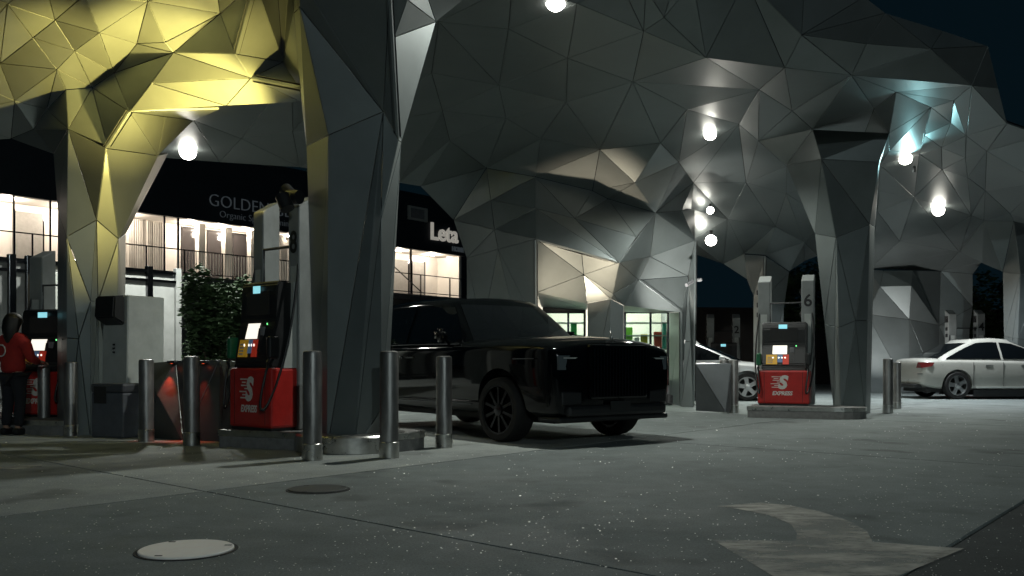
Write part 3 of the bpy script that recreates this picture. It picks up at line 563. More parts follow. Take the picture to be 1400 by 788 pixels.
# front edge runs from the left corner along LD
mid = I1 - ND * .55
I = island(mid, 0, 1.75, 1.1, 'concrete pump island with steel edge under the near pump and column')
MB().lathe([(.62, 0), (.62, .17), (.6, .19), (.5, .195)], n=40, c=(*(Matrix.Rotation(-LA, 3, 'Z') @ (GD(481, 10.25) - mid)),)).build('column_ring', CHROME, I, True, auto=40)
mid2 = G(1022, 571) - ND * .5
I2 = island(mid2, 0, 1.45, 1.0, 'concrete pump island with steel edge under the far pump')
mid3 = G(20, 594) - ND * .5 - LD * .6
I3 = island(mid3, 0, 1.1, 1.0, 'short pump island under the leftmost pump')

# ------------------------------------------------------------------ fuel pumps
MASTM = mat('grey mast paint', (.22, .235, .23), .5, var=.15, scale=4)
def pump(num):
    e = empty('fuel_pump'); w = .49; D = .46
    lb_ = box('lower_cabinet', RED, e, (-w, w, -.02, D, .03, .68), .03); box('plinth', BLACKP, e, (-w + .03, w - .03, .0, D - .02, 0, .03))
    for x in (-.36, .36): box('panel_groove', SEAM, lb_, (x - .004, x + .004, -.0235, -.0205, .06, .65))
    # side profile of the upper housing (y,z), leaning back
    prof = [(.03, .68), (.05, .74), (.02, .80), (.10, 1.12), (.14, 1.2), (.13, 1.5), (.15, 1.6), (.2, 1.635), (.5, 1.6), (.52, .68)]
    up = MB().prism([(-w + .07, y, z) for y, z in prof], (2 * w - .14, 0, 0)); bmesh.ops.bevel(up.bm, geom=up.bm.edges[:], offset=.018, segments=2, affect='EDGES'); ub = up.build('upper_housing', BLACKP, e)
    for s in (-1, 1):
        sp = MB().prism([(s * (w - .065), y, z) for y, z in ((.2, .68), (.3, .95), (.36, 1.2), (.37, 1.62), (.56, 1.62), (.56, .68))], (s * .06, 0, 0)); sp.build('side_fairing', GREYP, e)
    def onface(name, m, x0, x1, z0, z1, dy=.012):     # a plate on the sloping face
        f = lambda z: .02 + (z - .8) * .25 if z < 1.12 else (.10 + (z - 1.12) * .5 if z < 1.2 else .138)
        return MB().prism([(x0, f(z0) - dy, z0), (x1, f(z0) - dy, z0), (x1, f(z1) - dy, z1), (x0, f(z1) - dy, z1)], (0, dy + .004, 0)).build(name, m, e)
    onface('bezel', BLACKP, -.33, .18, .86, 1.115, .008)
    onface('keypad', YEL, -.33, -.12, .80, .99, .016); onface('keypad', BLUE, -.115, -.02, .84, .99, .016); onface('grade_button', REDK, -.015, .1, .80, .99, .016)
    sc_ = onface('screen', SCREEN, -.20, .05, 1.0, 1.19, .016) if False else None
    z0, z1 = .985, 1.115; f = lambda z: .02 + (z - .8) * .25
    MB().prism([(-.21, f(1.) - .02, 1.0), (.06, f(1.) - .02, 1.0), (.06, .11, 1.17), (-.21, .11, 1.17)], (0, .05, 0)).build('screen', SCREEN, e)
    for k in range(3): MB().lathe([(.016, -.022), (.0005, -.026)], 'y', 10, (-.09 + k * .06, f(.93), .93)).build('button_lamp', LEDW, e)
    MB().lathe([(.016, -.022), (.0005, -.026)], 'y', 10, (-.2, f(.93), .93)).build('button_lamp', LEDW, e)
    for k in range(4):
        for j in range(3): MB().box(-.3 + j * .035, -.278 + j * .035, f(.83 + k * .035) - .022, f(.83 + k * .035) - .015, .822 + k * .035, .842 + k * .035).build('key', GREYP, e)
    box('display_recess', SEAM, e, (-.26, .26, .116, .129, 1.26, 1.52)); box('price_display', TEALS, e, (-.1, .06, .108, .118, 1.5, 1.58))
    box('card_reader', GREYW, e, (.12, .2, .07, .13, 1.03, 1.13), .008); MB().lathe([(.012, 0), (.0005, -.006)], 'y', 10, (.23, .11, 1.16)).build('status_led', LEDG, e)
    # nozzles
    for s, m in ((-1, GREEN), (1, BLACKP)):
        x = s * (w - .02)
        nz = MB().box(x - .045, x + .045, -.06, .12, .78, 1.02, .03).build('nozzle', m, e); MB().tube([(x, .0, .8), (x, -.06, .74), (x, -.03, .68)], [.03, .025, .02]).build('hose_swivel', BLACKP, nz)
        hp = bez([(x, -.05, .72), (x - s * .02, -.2, .3), (x - s * .16, -.2, -.02), (x + s * .05, -.12, .1), (x + s * .2, .2, .5), (x + s * .1, .45, 1.8), (x * .9, .5, 2.2)], 20)
        MB().tube(hp, .017, 8).build('hose', BLACKP, e, True)
    # masts
    for s in (-1, 1):
        x = s * .42; a = MB().prism([(x - .12, y, z) for y, z in ((.42, 0), (.42, 2.46), (.72, 2.6), (.72, 0))], (.24, 0, 0)); bmesh.ops.bevel(a.bm, geom=a.bm.edges[:], offset=.012, segments=1, affect='EDGES'); ma = a.build('mast', MASTM, e)
        MB().box(x - .122, x - .1215, .46, .74, 2.2, 2.4).build('mast_slot', SEAM, ma)
        for z in (2.2, 1.95, 1.75): box('hose_clamp', BLACKP, ma, (x - .155, x - .12, .5, .6, z, z + .1), .01)
        box('sticker', GREYP, ma, (x - .06, x + .06, .414, .419, 1.6, 1.8))
    text('number', num, .34, BLACKP, e, (.34, .412, 1.95), (R(90), 0, 0), .002, off=.006)
    MB().tube([(-.3, .44, 1.62), (-.3, .44, 2.02), (.3, .44, 2.02)], .018, 6).build('bracket_bar', BLACKP, e)
    # printed emblem: slanted S with speed lines, word below
    text('emblem', 'S', .34, WHITEP, e, (-.10, -.0215, .335), (R(90), 0, 0), .0008, shear=.2, off=.018)
    for k in range(7):
        z = .345 + k * .034; x1 = -.02 - .02 * (k % 3); L = (.2, .13, .18, .1, .16, .12, .2)[k]
        MB().box(x1 - L, x1 - .03, -.0228, -.0205, z, z + .014).build('speed_line', WHITEP, e)
    text('emblem_word', 'EXPRESS', .105, WHITEP, e, (-.21, -.0215, .2), (R(90), 0, 0), .0008, shear=.2, off=.004, space=.95)
    return e
def place(e, loc, s, label, rz=LA):
    e.location = loc; e.rotation_euler = (0, 0, rz); e.scale = (s, s, s); return tag(e, label, 'fuel pump', 'red and black fuel pumps')
p8 = place(pump('8'), Vector((-3.0, 10.5, .195)), 1.05, 'near red and black fuel pump with a mast numbered 8', math.atan2(-.62, .78)); p8.scale = (.8, .82, 1.05)
q = GD(1071, 16.6, .195); p6 = place(pump('6'), q, .93, 'red and black fuel pump on the far island by the right column')
q = GD(52, 13.1, .195); p7 = place(pump('7'), q, .95, 'dark fuel pump at the left edge beside the person in red', LA + R(8))
q = GD(1330, 27.5, .0); p4 = place(pump('4'), q, 1.0, 'fuel pump whose two masts rise above the white car roof', LA + R(18))
q = GD(990, 30., .0); p2 = place(pump('2'), q, 1.0, 'distant fuel pump masts behind the silver car', LA + R(12))

# ------------------------------------------------------------------ steel barriers beside the islands
DSTEEL = mat('dark brushed steel', (.12, .13, .135), .4, .7, var=.15, scale=2)
def barrier(pts, faces, label, d):
    e = empty('steel_barrier', G(*d)); tag(e, label, 'barrier', 'faceted steel barriers'); bk = facets('barrier_core', pts, faces, parent=e, maxedge=3)
    for q in bk.children: q.data.materials[0] = DSTEEL
    return e
b1 = barrier(dict(a=(196, 497, 12.0), b=(240, 493, 11.9), c=(300, 492, 11.7), d=(335, 494, 11.3), e=(196, 600, 11.9), f=(250, 604, 11.4), g=(300, 606, 11.2), h=(335, 606, 10.9), i=(215, 540, 11.6), j=(308, 520, 11.35)), ['abi', 'aie', 'bif', 'ief', 'bcf', 'cfg', 'cgj', 'cdj', 'djh', 'jgh'], 'faceted steel barrier with two red lights left of the near pump', (265, 606))
b2 = barrier(dict(a=(951, 498, 17.6), b=(1000, 496, 17.4), c=(951, 562, 17.6), d=(992, 564, 17.3), e=(1000, 564, 17.4)), ['acd', 'adb', 'bde'], 'faceted steel barrier left of the far pump bollards', (970, 563))
for px, d, lb in ((237, 11.84, 'left red marker light on the steel barrier'), (280, 11.72, 'right red marker light on the steel barrier')):
    loc = P(px, 497, d); e = empty('marker_light', loc); tag(e, lb, 'lamp', 'red marker lights'); box('housing', BLACKP, e, (-.05, .05, -.09, .06, 0, .035), .006); MB().lathe([(.022, -.002), (.0005, -.006)], n=12, c=(0, -.06, 0)).build('lens', mat('red lens ' + str(px), (.6, .03, .01), .3, emit=(1, .1, .03), estr=2), e)
    lamp('red_bulb', 'SPOT', (0, -.07, -.012), 24, (1, .06, .02), (0, -.29, -.6), .01, 44, 1., e)

# ------------------------------------------------------------------ service cabinet and trash bin
e = empty('service_cabinet', GD(172, 12.4), R(-28)); tag(e, 'tall grey steel service cabinet with black towel dispenser', 'cabinet')
cb_ = MB().prism([(-.16, -.28, 0), (.36, -.28, 0), (.34, -.24, 1.86), (-.14, -.24, 1.86)], (0, .6, 0)); bmesh.ops.bevel(cb_.bm, geom=cb_.bm.edges[:], offset=.015, segments=1, affect='EDGES'); cb_.build('cabinet_body', GREYP, e)
dp = MB().prism([(-.08, y, z) for y, z in ((-.25, 1.86), (-.42, 1.84), (-.44, 1.56), (-.25, 1.46))], (.38, 0, 0)); bmesh.ops.bevel(dp.bm, geom=dp.bm.edges[:], offset=.02, segments=2, affect='EDGES'); dp.build('towel_dispenser', BLACKP, e)
for z in (1.2, 1.15, 1.1): box('vent_slot', SEAM, e, (.09, .12, -.283, -.268, z, z + .02))
e = empty('trash_bin', G(163, 597), R(-24)); tag(e, 'dark grey trash bin with black opening before the service cabinet', 'trash bin')
box('bin_body', mat('dark grey bin', (.09, .10, .115), .5, var=.2), e, (-.28, .28, -.2, .2, .0, .58), .02); box('bin_lid', mat('bin lid grey', (.06, .065, .075), .5), e, (-.29, .29, -.21, .21, .582, .70), .03); box('bin_opening', SEAM, e, (-.22, .0, -.214, -.2085, .44, .66), .002)

# ------------------------------------------------------------------ vehicles
def loft_body(name, st, m, parent, arches, cut_r, cut_w):
    """st: (x, half width at sill, at mid, at shoulder, z bottom, z mid, z shoulder, half width of top, z top edge, z top centre)"""
    bm = bmesh.new(); rings = []
    for (x, ws, wm, wb, zb, zm, zs, wt, zt, zc) in st:
        h = [(0, zb), (ws * .8, zb), (ws * .97, zb + .03), (ws, zb + .12), (wm, zm), (wb + .012, zs - .09), (wb, zs - .03), (wb - .035, zs), (wt, zt), (wt * .55, (zt + zc * 2) / 3), (0, zc)]
        ring = [bm.verts.new((x, y, z)) for y, z in h] + [bm.verts.new((x, -y, z)) for y, z in h[-2:0:-1]]; rings.append(ring)
    n = len(rings[0])
    for A_, B_ in zip(rings, rings[1:]):
        for i in range(n): bm.faces.new((A_[i], A_[(i + 1) % n], B_[(i + 1) % n], B_[i]))
    bm.faces.new(rings[0]); bm.faces.new(rings[-1][::-1]); bmesh.ops.recalc_face_normals(bm, faces=bm.faces)
    me = bpy.data.meshes.new(name); bm.to_mesh(me); me.materials.append(m)
    for p in me.polygons: p.use_smooth = True
    o = bpy.data.objects.new(name, me); COL.objects.link(o); s = o.modifiers.new('s', 'SUBSURF'); s.levels = s.render_levels = 2
    freeze(o)
    cu = MB()
    for (x, z) in arches:
        for sgn_ in (-1, 1): cu.lathe([(cut_r, sgn_ * cut_w), (cut_r, sgn_ * 1.4)], 'y', 36, (x, 0, z))
    c = cu.build('cutter', m); bo = o.modifiers.new('b', 'BOOLEAN'); bo.operation = 'DIFFERENCE'; bo.object = c; bo.solver = 'EXACT'
    freeze(o); bpy.data.objects.remove(c)
    for p in o.data.polygons: p.use_smooth = True
    o.data.set_sharp_from_angle(angle=R(35)); o.parent = parent; return o
class Cabin:
    def __init__(s, xr0, xr1, xf1, xf0, zb, zr, yb, yr, bow=.12, roof=.05):
        s.__dict__.update(locals())
    def xf(s, t, y):
        k = 1 - s.bow * (y / s.yb) ** 2 * 1.0 / 1; base = s.xf0 + (s.xf1 - s.xf0) * (t ** 1.12); return base - s.bow * (abs(y) / s.yb) ** 2.2
    def xr(s, t, y): base = s.xr0 + (s.xr1 - s.xr0) * t ** 1.2; return base + s.bow * .6 * (abs(y) / s.yb) ** 2.2
    def y(s, t): return s.yb + (s.yr - s.yb) * t ** 1.25
    def z(s, t): return s.zb + (s.zr - s.zb) * t
    def shell(s, name, m, parent):
        bm = bmesh.new(); rings = []; ts = [0, .25, .5, .75, .92, 1.0, 1.03]
        for t in ts:
            tt = min(t, 1.0); yy = s.y(tt); z = s.z(tt); sh = 1.
            if t > 1: yy *= .86; z += s.roof * .7; sh = .9
            ring = []
            ys = [-1, -.8, -.4, 0, .4, .8, 1]
            for k in ys: ring.append((s.xf(tt, k * yy), k * yy, z + (s.roof * (1 - k * k) * .35 if t >= 1 else 0)))
            for f in (.8, .55, .3, .12): ring.append((s.xr(tt, yy) + (s.xf(tt, yy) - s.xr(tt, yy)) * f, yy * (1.0 + .015 * math.sin(math.pi * f)), z + (s.roof * .5 * math.sin(math.pi * f) if t >= .92 else 0)))
            for k in ys[::-1]: ring.append((s.xr(tt, k * yy), k * yy, z))
            for f in (.12, .3, .55, .8): ring.append((s.xr(tt, yy) + (s.xf(tt, yy) - s.xr(tt, yy)) * f, -yy * (1.0 + .015 * math.sin(math.pi * f)), z + (s.roof * .5 * math.sin(math.pi * f) if t >= .92 else 0)))
            if t > 1:
                cx = (s.xf1 + s.xr1) / 2; ring = [(cx + (a - cx) * .92, b, c) for a, b, c in ring]
            rings.append([bm.verts.new(v) for v in ring])
        n = len(rings[0])
        for A_, B_ in zip(rings, rings[1:]):
            for i in range(n): bm.faces.new((A_[i], A_[(i + 1) % n], B_[(i + 1) % n], B_[i]))
        cx = (s.xf1 + s.xr1) / 2; ce = bm.verts.new((cx, 0, s.zr + s.roof * 1.25))
        for i in range(n): bm.faces.new((rings[-1][i], rings[-1][(i + 1) % n], ce))
        bmesh.ops.recalc_face_normals(bm, faces=bm.faces); me = bpy.data.meshes.new(name); bm.to_mesh(me); me.materials.append(m)
        for p in me.polygons: p.use_smooth = True
        return link(bpy.data.objects.new(name, me), parent)
    def sidewin(s, name, m, parent, side, xt, n=10, off=.012):
        """xt: polygon edges as lower (x at t0) and upper (x at t1): ((x0,x1,t) ...) rows"""
        vs, fs = [], []
        for (x0, x1, t) in xt:
            for i in range(n + 1):
                x = x0 + (x1 - x0) * i / n; f = max(0, min(1, (x - s.xr(t, s.yb)) / (s.xf(t, s.yb) - s.xr(t, s.yb))))
                vs.append((x, side * (s.y(t) * (1 + .015 * math.sin(math.pi * f)) + off), s.z(t) + (s.roof * .5 * math.sin(math.pi * f) * max(0, (t - .75) / .17) if t >= .75 else 0)))
        k = n + 1
        for r in range(len(xt) - 1):
            for i in range(n): fs.append((r * k + i, r * k + i + 1, (r + 1) * k + i + 1, (r + 1) * k + i))
        return mesh(name, vs, fs, m, parent, True)
    def endwin(s, name, m, parent, front, t0, t1, wf, off=.014, n=12, rows=5):
        vs, fs = [], []
        for j in range(rows + 1):
            t = t0 + (t1 - t0) * j / rows; w = s.y(t) * wf
            for i in range(n + 1):
                y = w * (2 * i / n - 1); x = s.xf(t, y) + off if front else s.xr(t, y) - off; vs.append((x, y, s.z(t) + off * .6))
        for j in range(rows):
            for i in range(n): k = j * (n + 1) + i; fs.append((k, k + 1, k + n + 2, k + n + 1))
        return mesh(name, vs, fs, m, parent, True)
def wheel(parent, x, y, r, w, rim_m, side, spokes, steer=0., wide=.3, rim_r=.76):
    t = MB().lathe([(r * rim_r, -w / 2), (r * .93, -w / 2), (r * .985, -w * .4), (r, -w * .28), (r, w * .28), (r * .985, w * .4), (r * .93, w / 2), (r * rim_r, w / 2), (r * rim_r, -w / 2)], 'y', 44).build('wheel', RUBBER, parent, True, auto=30)
    t.location = (x, y, r); t.rotation_euler = (0, 0, steer)
    o = side * w / 2
    MB().lathe([(r * rim_r, o * .95), (r * rim_r - .02, o * .95), (r * rim_r - .035, o * .55), (r * rim_r - .04, -o * .6), (r * rim_r, -o * .6)], 'y', 40, cap=False).build('rim', rim_m, t, True, auto=40)
    MB().lathe([(r * rim_r - .03, o * .1), (.0005, o * .1)], 'y', 32).build('brake_disc', SEAM, t)
    for k in range(spokes):
        a = 2 * math.pi * k / spokes + .3; d = Vector((math.cos(a), 0, math.sin(a))); q = Vector((-d.z, 0, d.x)); R1 = r * rim_r - .025
        pts = [d * .05 + q * r * wide * .35, d * R1 * .6 + q * r * wide * .42, d * R1 + q * r * wide * .62, d * R1 - q * r * wide * .1, d * R1 * .6 - q * r * wide * .12, d * .05 - q * r * wide * .35]
        MB().prism([p + Vector((0, o * .62, 0)) for p in pts], (0, o * .22, 0)).build('spoke', rim_m, t)
    MB().lathe([(.07, o * .6), (.07, o * .92), (.05, o * .98), (.0005, o * .98)], 'y', 20).build('hub_cap', rim_m, t, True, auto=40)
    return t
# --- black SUV (local x forward)
def suv():
    e = empty('black_suv'); tag(e, 'large glossy black SUV with upright grille parked under the canopy', 'car')
    st = [(-2.62, .80, .84, .82, .52, .78, 1.05, .72, 1.12, 1.14), (-2.5, .9, .93, .9, .40, .75, 1.12, .8, 1.16, 1.18), (-2.1, .94, .985, .96, .31, .72, 1.15, .86, 1.19, 1.21), (-1.2, .95, 1.0, .985, .30, .70, 1.16, .9, 1.2, 1.22), (0, .95, .995, .985, .30, .70, 1.16, .9, 1.2, 1.22),
          (.95, .95, 1.0, .985, .30, .70, 1.17, .88, 1.24, 1.28), (1.5, .95, 1.0, .985, .30, .72, 1.17, .80, 1.24, 1.29), (2.1, .93, .985, .965, .30, .70, 1.16, .76, 1.22, 1.27), (2.42, .9, .955, .94, .29, .66, 1.14, .70, 1.19, 1.24), (2.56, .87, .92, .90, .30, .64, 1.10, .62, 1.15, 1.19), (2.62, .80, .85, .83, .36, .62, 1.02, .55, 1.08, 1.12)]
    loft_body('body', st, BLACKG, e, ((-1.68, .42), (1.615, .42)), .455, .70)
    c = Cabin(-2.42, -1.75, .38, 1.12, 1.16, 1.74, .92, .70, bow=.22, roof=.07); c.shell('cabin', BLACKG, e)
    c.endwin('windshield', GLASSB, e, True, .04, .93, .93); c.endwin('rear_window', GLASSB, e, False, .1, .9, .85)
    for s in (-1, 1):
        for x0, x1 in ((-1.6, -.62), (-.55, .52)):
            fx1 = x1
            c.sidewin('side_window', GLASSB, e, s, ((x0, fx1 + (.28 if x1 > 0 else 0), .06), (x0, fx1 + (.13 if x1 > 0 else 0), .35), (x0 + .02, fx1 - (.04 if x1 > 0 else 0), .65), (x0 + .05, fx1 - (.2 if x1 > 0 else .02), .88)))
        box('window_trim', TRIM, e, (-1.9, .75, s * .955 - .012, s * .955 + .012, 1.175, 1.19), .004)
        mi = MB().box(.42, .60, s * 1.0 - .01, s * 1.0 + s * .17 + .01, 1.2, 1.38).bm
        m2 = MB(); m2.bm.free(); m2.bm = mi; bmesh.ops.bevel(mi, geom=mi.edges[:], offset=.05, segments=3, affect='EDGES'); mo = m2.build('side_mirror', BLACKG, e, True); MB().tube([(.52, s * .93, 1.17), (.51, s * 1.05, 1.25)], .03).build('mirror_stalk', BLACKG, mo)
        for x in (-.72, -.42): box('door_handle', TRIM, e, (x - .11, x + .11, s * 1.0 - .012, s * 1.0 + .022, 1.0, 1.03), .01)
        box('sill_trim', TRIM, e, (-1.15, 1.1, s * 1.0 - .03, s * 1.0 + .004, .43, .445), .004)
        hl = MB().box(2.48, 2.60, s * .70 - .18, s * .70 + .13, .86, 1.02).build('headlight', HEADL, e); hl.data.transform(Matrix.Identity(4))
        box('daytime_light', GREYP, hl, (2.602, 2.606, s * .69 - .12, s * .69 + .09, .985, 1.0)); 
        box('air_intake', BLACKP, e, (2.56, 2.612, s * .68 - .16, s * .68 + .14, .46, .62), .02)
        box('tail_light', TAIL, e, (-2.60, -2.5, s * .78 - .08, s * .78 + .08, .85, 1.1), .02)
    g = box('grille', BLACKG, e, (2.56, 2.66, -.45, .45, .52, 1.15), .03); 
    for k in range(18): y = -.41 + k * .82 / 17; box('grille_slat', TRIM, g, (2.655, 2.675, y - .009, y + .009, .56, 1.11))
    box('bumper', BLACKP, e, (2.3, 2.66, -.78, .78, .33, .46), .04); box('number_plate', BLACKP, e, (2.662, 2.672, -.16, .16, .40, .5))
    MB().tube([(2.52, 0, 1.18), (2.51, 0, 1.27), (2.48, 0, 1.31)], [.022, .012, .006]).build('hood_ornament', CHROME, e, True)
    box('front_splitter', BLACKP, e, (2.2, 2.6, -.86, .86, .27, .33), .02); box('underbody', SEAM, e, (-2.3, 2.3, -.68, .68, .24, .6))
    for x in (-1.68, 1.615):
        for s in (-1, 1): wheel(e, x, s * .87, .385, .285, DALLOY, s, 10, R(3) if x > 0 else 0, .15)
    for s in (-1, 1): box('fender_line', TRIM, e, (1.9, 2.3, s * .985 - .006, s * .985 + .006, .98, .992))
    return e
sv = suv(); TH = R(37); fw = G(692, 604); SC = 1.03
fwd = Vector((math.sin(TH), -math.cos(TH), 0)); right = Vector((-math.cos(TH), -math.sin(TH), 0))   # car's right side faces the viewer's left
sv.rotation_euler = (0, 0, math.atan2(fwd.y, fwd.x)); sv.scale = (SC,) * 3
sv.location = fw - fwd * 1.615 * SC - right * .87 * SC
# --- sedan
def sedan(name, paint, label):
    e = empty(name); tag(e, label, 'car')
    st = [(-2.34, .70, .76, .74, .42, .62, .86, .66, .93, .95), (-2.24, .82, .86, .84, .30, .58, .92, .72, .985, 1.0), (-1.9, .87, .91, .88, .24, .56, .95, .74, 1.0, 1.02), (-1.0, .88, .925, .9, .22, .55, .94, .8, .97, .98), (0, .88, .925, .9, .21, .55, .92, .8, .95, .96), (.9, .88, .925, .9, .21, .55, .90, .78, .94, .97), (1.5, .87, .915, .88, .22, .56, .86, .68, .90, .94), (2.0, .84, .88, .84, .23, .55, .79, .6, .83, .87), (2.3, .74, .79, .76, .25, .52, .70, .52, .74, .77), (2.42, .55, .62, .6, .3, .5, .62, .42, .65, .67)]
    loft_body('body', st, paint, e, ((-1.42, .34), (1.38, .34)), .385, .66)
    c = Cabin(-2.02, -.98, .18, 1.28, .94, 1.40, .83, .58, bow=.2, roof=.075); c.shell('cabin', paint, e)
    c.endwin('windshield', GLASSB, e, True, .05, .93, .93); c.endwin('rear_window', GLASSB, e, False, .1, .92, .9)
    for s in (-1, 1):
        c.sidewin('side_window', GLASSB, e, s, ((-1.72, -.28, .08), (-1.42, -.28, .4), (-1.1, -.28, .7), (-.82, -.28, .9)))
        c.sidewin('side_window', GLASSB, e, s, ((-.22, .98, .08), (-.22, .66, .4), (-.22, .36, .7), (-.22, .1, .9)))
        for x in (-.62, .3): box('door_handle', CHROME, e, (x - .1, x + .1, s * .915 - .012, s * .915 + .025, .8, .83), .01)
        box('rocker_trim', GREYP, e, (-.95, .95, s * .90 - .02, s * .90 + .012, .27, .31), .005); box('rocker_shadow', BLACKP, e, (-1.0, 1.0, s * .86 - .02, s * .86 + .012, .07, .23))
        tl = MB().prism([(-2.38, s * .74, .90), (-2.02, s * .885, .89), (-2.08, s * .885, .80), (-2.3, s * .80, .76), (-2.40, s * .7, .76)], (0, s * .014, 0)).build('tail_light', TAIL, e)
        box('reflector', CHROME, e, (-2.4, -2.28, s * .78 - .01, s * .78 + .02, .60, .63)); box('headlight', HEADL, e, (2.1, 2.32, s * .72 - .08, s * .72 + .06, .6, .72), .03)
        mi = MB().box(.72, .86, s * .95 - .02, s * .95 + s * .16, .95, 1.07, .03).build('side_mirror', paint, e)
        for xx in (-.25, .98, -1.02): box('door_gap', SEAM, e, (xx - .004, xx + .004, s * .918 - .006, s * .918 + .004, .32, .9))
    box('underbody', SEAM, e, (-2.1, 2.1, -.64, .64, .17, .5)); box('rear_bumper', BLACKP, e, (-2.40, -2.2, -.6, .6, .27, .36), .02)
    for x in (-1.42, 1.38):
        for s in (-1, 1): wheel(e, x, s * .80, .335, .22, ALLOY, s, 5, 0, .5, .72)
    return e
wc = sedan('white_sedan', WPAINT, 'white sedan parked at the right edge facing right'); wc.rotation_euler = (0, 0, R(2)); SCW = 1.04; wc.scale = (SCW,) * 3
wc.scale = (SCW, SCW, SCW * 1.05); wp = G(1304, 546); wc.location = wp + Vector((1.42 * SCW, .80 * SCW, 0))
gc = sedan('silver_sedan', SPAINT, 'silver sedan half hidden behind the bollards right of the kiosk'); gc.rotation_euler = (0, 0, R(-14)); gc.scale = (1.06,) * 3
gp = GD(1022, 23.2); gc.location = gp - Matrix.Rotation(R(-14), 3, 'Z') @ Vector((1.38 * 1.06, -.8 * 1.06, 0))

# ------------------------------------------------------------------ person
def skin_mesh(name, nodes, edges, m, parent, sub=1):
    ks = list(nodes); me = bpy.data.meshes.new(name); me.from_pydata([nodes[k][:3] for k in ks], [(ks.index(a), ks.index(b)) for a, b in edges], []); me.materials.append(m)
    o = bpy.data.objects.new(name, me); COL.objects.link(o); md = o.modifiers.new('k', 'SKIN'); sl = me.skin_vertices[0].data
    for i, k in enumerate(ks): sl[i].radius = (nodes[k][3], nodes[k][4] if len(nodes[k]) > 4 else nodes[k][3]); sl[i].use_root = (i == 0)
    md.use_smooth_shade = True; s = o.modifiers.new('s', 'SUBSURF'); s.levels = s.render_levels = sub
    freeze(o)
    for p in o.data.polygons: p.use_smooth = True
    o.data.materials.clear(); o.data.materials.append(m); o.parent = parent; return o
pe = empty('person', GD(18, 12.3), R(-18)); pe.scale = (1.0,) * 3
tag(pe, 'person in a red sweatshirt with long dark hair, standing back to us at a pump', 'person')
N = {'pel': (0, 0, .86, .13, .1), 'wai': (0, .0, 1.02, .11, .085), 'che': (0, .0, 1.2, .13, .09), 'nek': (0, .0, 1.36, .05), 'hd0': (0, .03, 1.45, .07, .08), 'hd1': (0, .04, 1.54, .075, .09), 'hd2': (0, .03, 1.6, .05)}
E = [('pel', 'wai'), ('wai', 'che'), ('che', 'nek'), ('nek', 'hd0'), ('hd0', 'hd1'), ('hd1', 'hd2')]
for s, t in ((-1, 'l'), (1, 'r')):
    N.update({'sh' + t: (s * .17, .0, 1.29, .055), 'el' + t: (s * .24, .04, 1.04, .04), 'wr' + t: (s * .17, .26, .98, .028), 'pa' + t: (s * .15, .33, .98, .03, .016), 'hp' + t: (s * .09, 0, .82, .085), 'kn' + t: (s * .1, .02, .47, .055), 'an' + t: (s * .1, -.03, .09, .036), 'to' + t: (s * .11, .12, .035, .034)})
    E += [('che', 'sh' + t), ('sh' + t, 'el' + t), ('el' + t, 'wr' + t), ('wr' + t, 'pa' + t), ('pel', 'hp' + t), ('hp' + t, 'kn' + t), ('kn' + t, 'an' + t), ('an' + t, 'to' + t)]
    for k in range(4): N['f%d%s' % (k, t)] = (s * (.125 + .017 * k), .40 + .012 * (k in (1, 2)), .965, .008); N['g%d%s' % (k, t)] = (s * (.125 + .017 * k), .425 + .012 * (k in (1, 2)), .935, .007); E += [('pa' + t, 'f%d%s' % (k, t)), ('f%d%s' % (k, t), 'g%d%s' % (k, t))]
    N['t0' + t] = (s * .11, .345, .965, .010); N['t1' + t] = (s * .095, .38, .945, .008); E += [('pa' + t, 't0' + t), ('t0' + t, 't1' + t)]
skin_mesh('body', N, E, SKIN, pe)
N = {'wa': (0, 0, .80, .19, .14), 'wb': (0, 0, .95, .185, .135), 'ch': (0, .0, 1.18, .185, .13), 'up': (0, 0, 1.3, .13, .1), 'nk': (0, -.0, 1.385, .075, .075)}
E = [('wa', 'wb'), ('wb', 'ch'), ('ch', 'up'), ('up', 'nk')]
for s, t in ((-1, 'l'), (1, 'r')):
    N.update({'s' + t: (s * .185, 0, 1.28, .085), 'e' + t: (s * .265, .03, 1.03, .07), 'w' + t: (s * .18, .25, .975, .045)}); E += [('up', 's' + t), ('s' + t, 'e' + t), ('e' + t, 'w' + t)]
hood = skin_mesh('sweatshirt', N, E, REDCL, pe, 2)
N = {'p': (0, 0, .85, .15, .115)}; E = []
for s, t in ((-1, 'l'), (1, 'r')): N.update({'h' + t: (s * .095, 0, .76, .105, .1), 'k' + t: (s * .105, .02, .46, .075), 'a' + t: (s * .105, -.02, .1, .062)}); E += [('p', 'h' + t), ('h' + t, 'k' + t), ('k' + t, 'a' + t)]
skin_mesh('trousers', N, E, DARKCL, pe, 2)
for s in (-1, 1): MB().box(s * .108 - .05, s * .108 + .05, -.09, .19, 0, .095, .035).build('shoe', BLACKP, pe)
hb = bmesh.new(); bmesh.ops.create_uvsphere(hb, u_segments=20, v_segments=14, radius=1)
for v in hb.verts:
    x, y, z = v.co; 
    if z < 0: v.co = Vector((x * .125 * (1 - .25 * -z), (y * .09 if y > 0 else y * .12) - .035, 1.52 + z * .34))
    else: v.co = Vector((x * .118, y * .13 + .0, 1.52 + z * .125))
    v.co += Vector((math.sin(v.co.z * 40 + x * 9) * .006, 0, 0))
me = bpy.data.meshes.new('hair'); hb.to_mesh(me); me.materials.append(HAIR)
for p in me.polygons: p.use_smooth = True
link(bpy.data.objects.new('hair', me), pe)
MB().lathe([(.085, 0), (.085, -.004), (.068, -.004), (.068, 0)], 'y', 24, (-.06, -.142, 1.13), cap=False).build('back_emblem', WHITEP, pe)

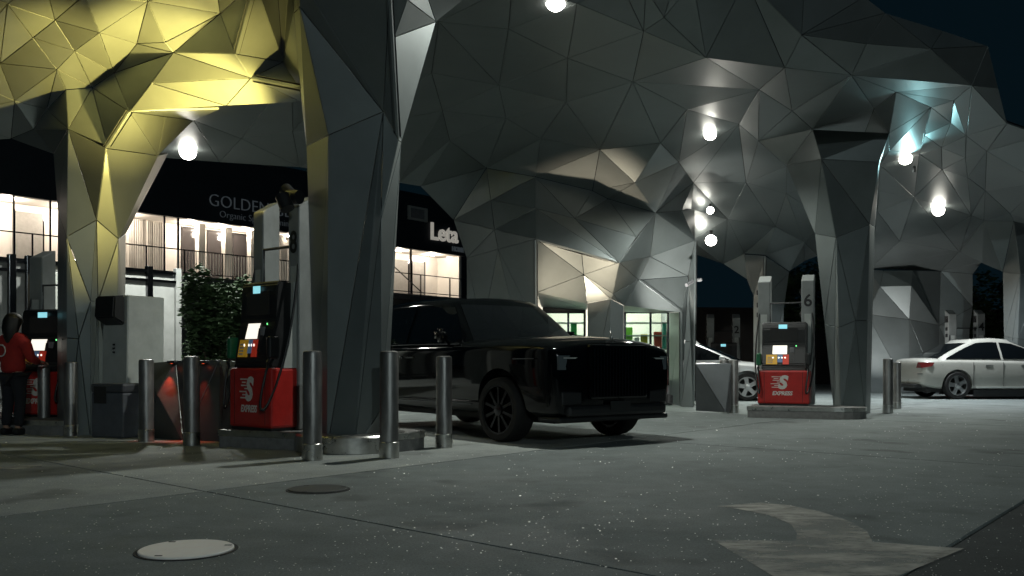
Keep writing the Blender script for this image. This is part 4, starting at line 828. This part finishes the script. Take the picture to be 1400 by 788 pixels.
# ------------------------------------------------------------------ accent lights of the canopy
def accent(loc, tgt, power, col, cone, label, size=.05, blend=.6, body=.08):
    e = empty('accent_lamp', loc); tag(e, label, 'lamp', 'accent uplights'); d = (Vector(tgt) - Vector(loc)).normalized()
    MB().tube([d * -.2, d * -.02], body, 14).build('lamp_body', BLACKP, e, True, auto=40)
    lamp('accent_bulb', 'SPOT', tuple(d * .02), power, col, tuple(d * 3), size, cone, blend, e)
YC = (1, .77, .2)
accent(P(388, 258, 10.7), P(228, 105, 11.8), 4200, YC, 64, 'yellow uplight on the numbered pump mast aimed at the bright left canopy facet', blend=1)
accent(P(385, 266, 10.3), P(285, 20, 11.0), 650, YC, 60, 'yellow uplight behind the numbered pump mast aimed at the top left facets', blend=1)
accent(P(392, 270, 10.5), P(128, 275, 12.3), 430, YC, 46, 'yellow light on the numbered pump mast aimed sideways at the left column', blend=1)
accent(P(760, 520, 17.6), P(795, 355, 19), 1100, (1, .8, .58), 52, 'warm uplight behind the black car aimed at the kiosk facets', blend=1)
accent(P(915, 540, 18.6), P(930, 345, 19.8), 1000, (1, .97, .9), 46, 'white uplight at the kiosk corner', blend=1)
accent(P(1222, 529, 27.3), P(1235, 385, 29.2), 260, (1, .98, .94), 110, 'white uplight before the pale faceted wall', blend=1)
accent(P(1250, 228, 18.2), P(1248, 180, 16.9), 45, (.45, .95, 1), 80, 'small teal uplight beside the oval canopy lamp', size=.015, body=.03)

# ------------------------------------------------------------------ unseen fill lamp behind the viewer, added to brighten the dark fronts
e = empty('fill_lamp', (5, -15, -.06)); tag(e, 'unseen fill lamp on a tall pole, added to light the fronts', 'fill lamp')
MB().tube([(0, 0, 0), (0, 0, 3), (0, 0, 7.2)], [.09, .075, .05], 12).build('pole', GREYP, e, True); MB().tube(bez([(0, 0, 7.15), (0, .1, 7.6), (0, 1.4, 7.7)], 8), .035).build('arm', GREYP, e, True)
box('lamp_head', GREYP, e, (-.16, .16, 1.2, 1.9, 7.62, 7.76), .03); box('lens', LENS, e, (-.12, .12, 1.28, 1.8, 7.6, 7.618))
lamp('fill_bulb', 'SPOT', (0, 1.5, 7.55), 3500, (.85, 1, 1), (-5, 28, 0), .12, 130, .5, e)
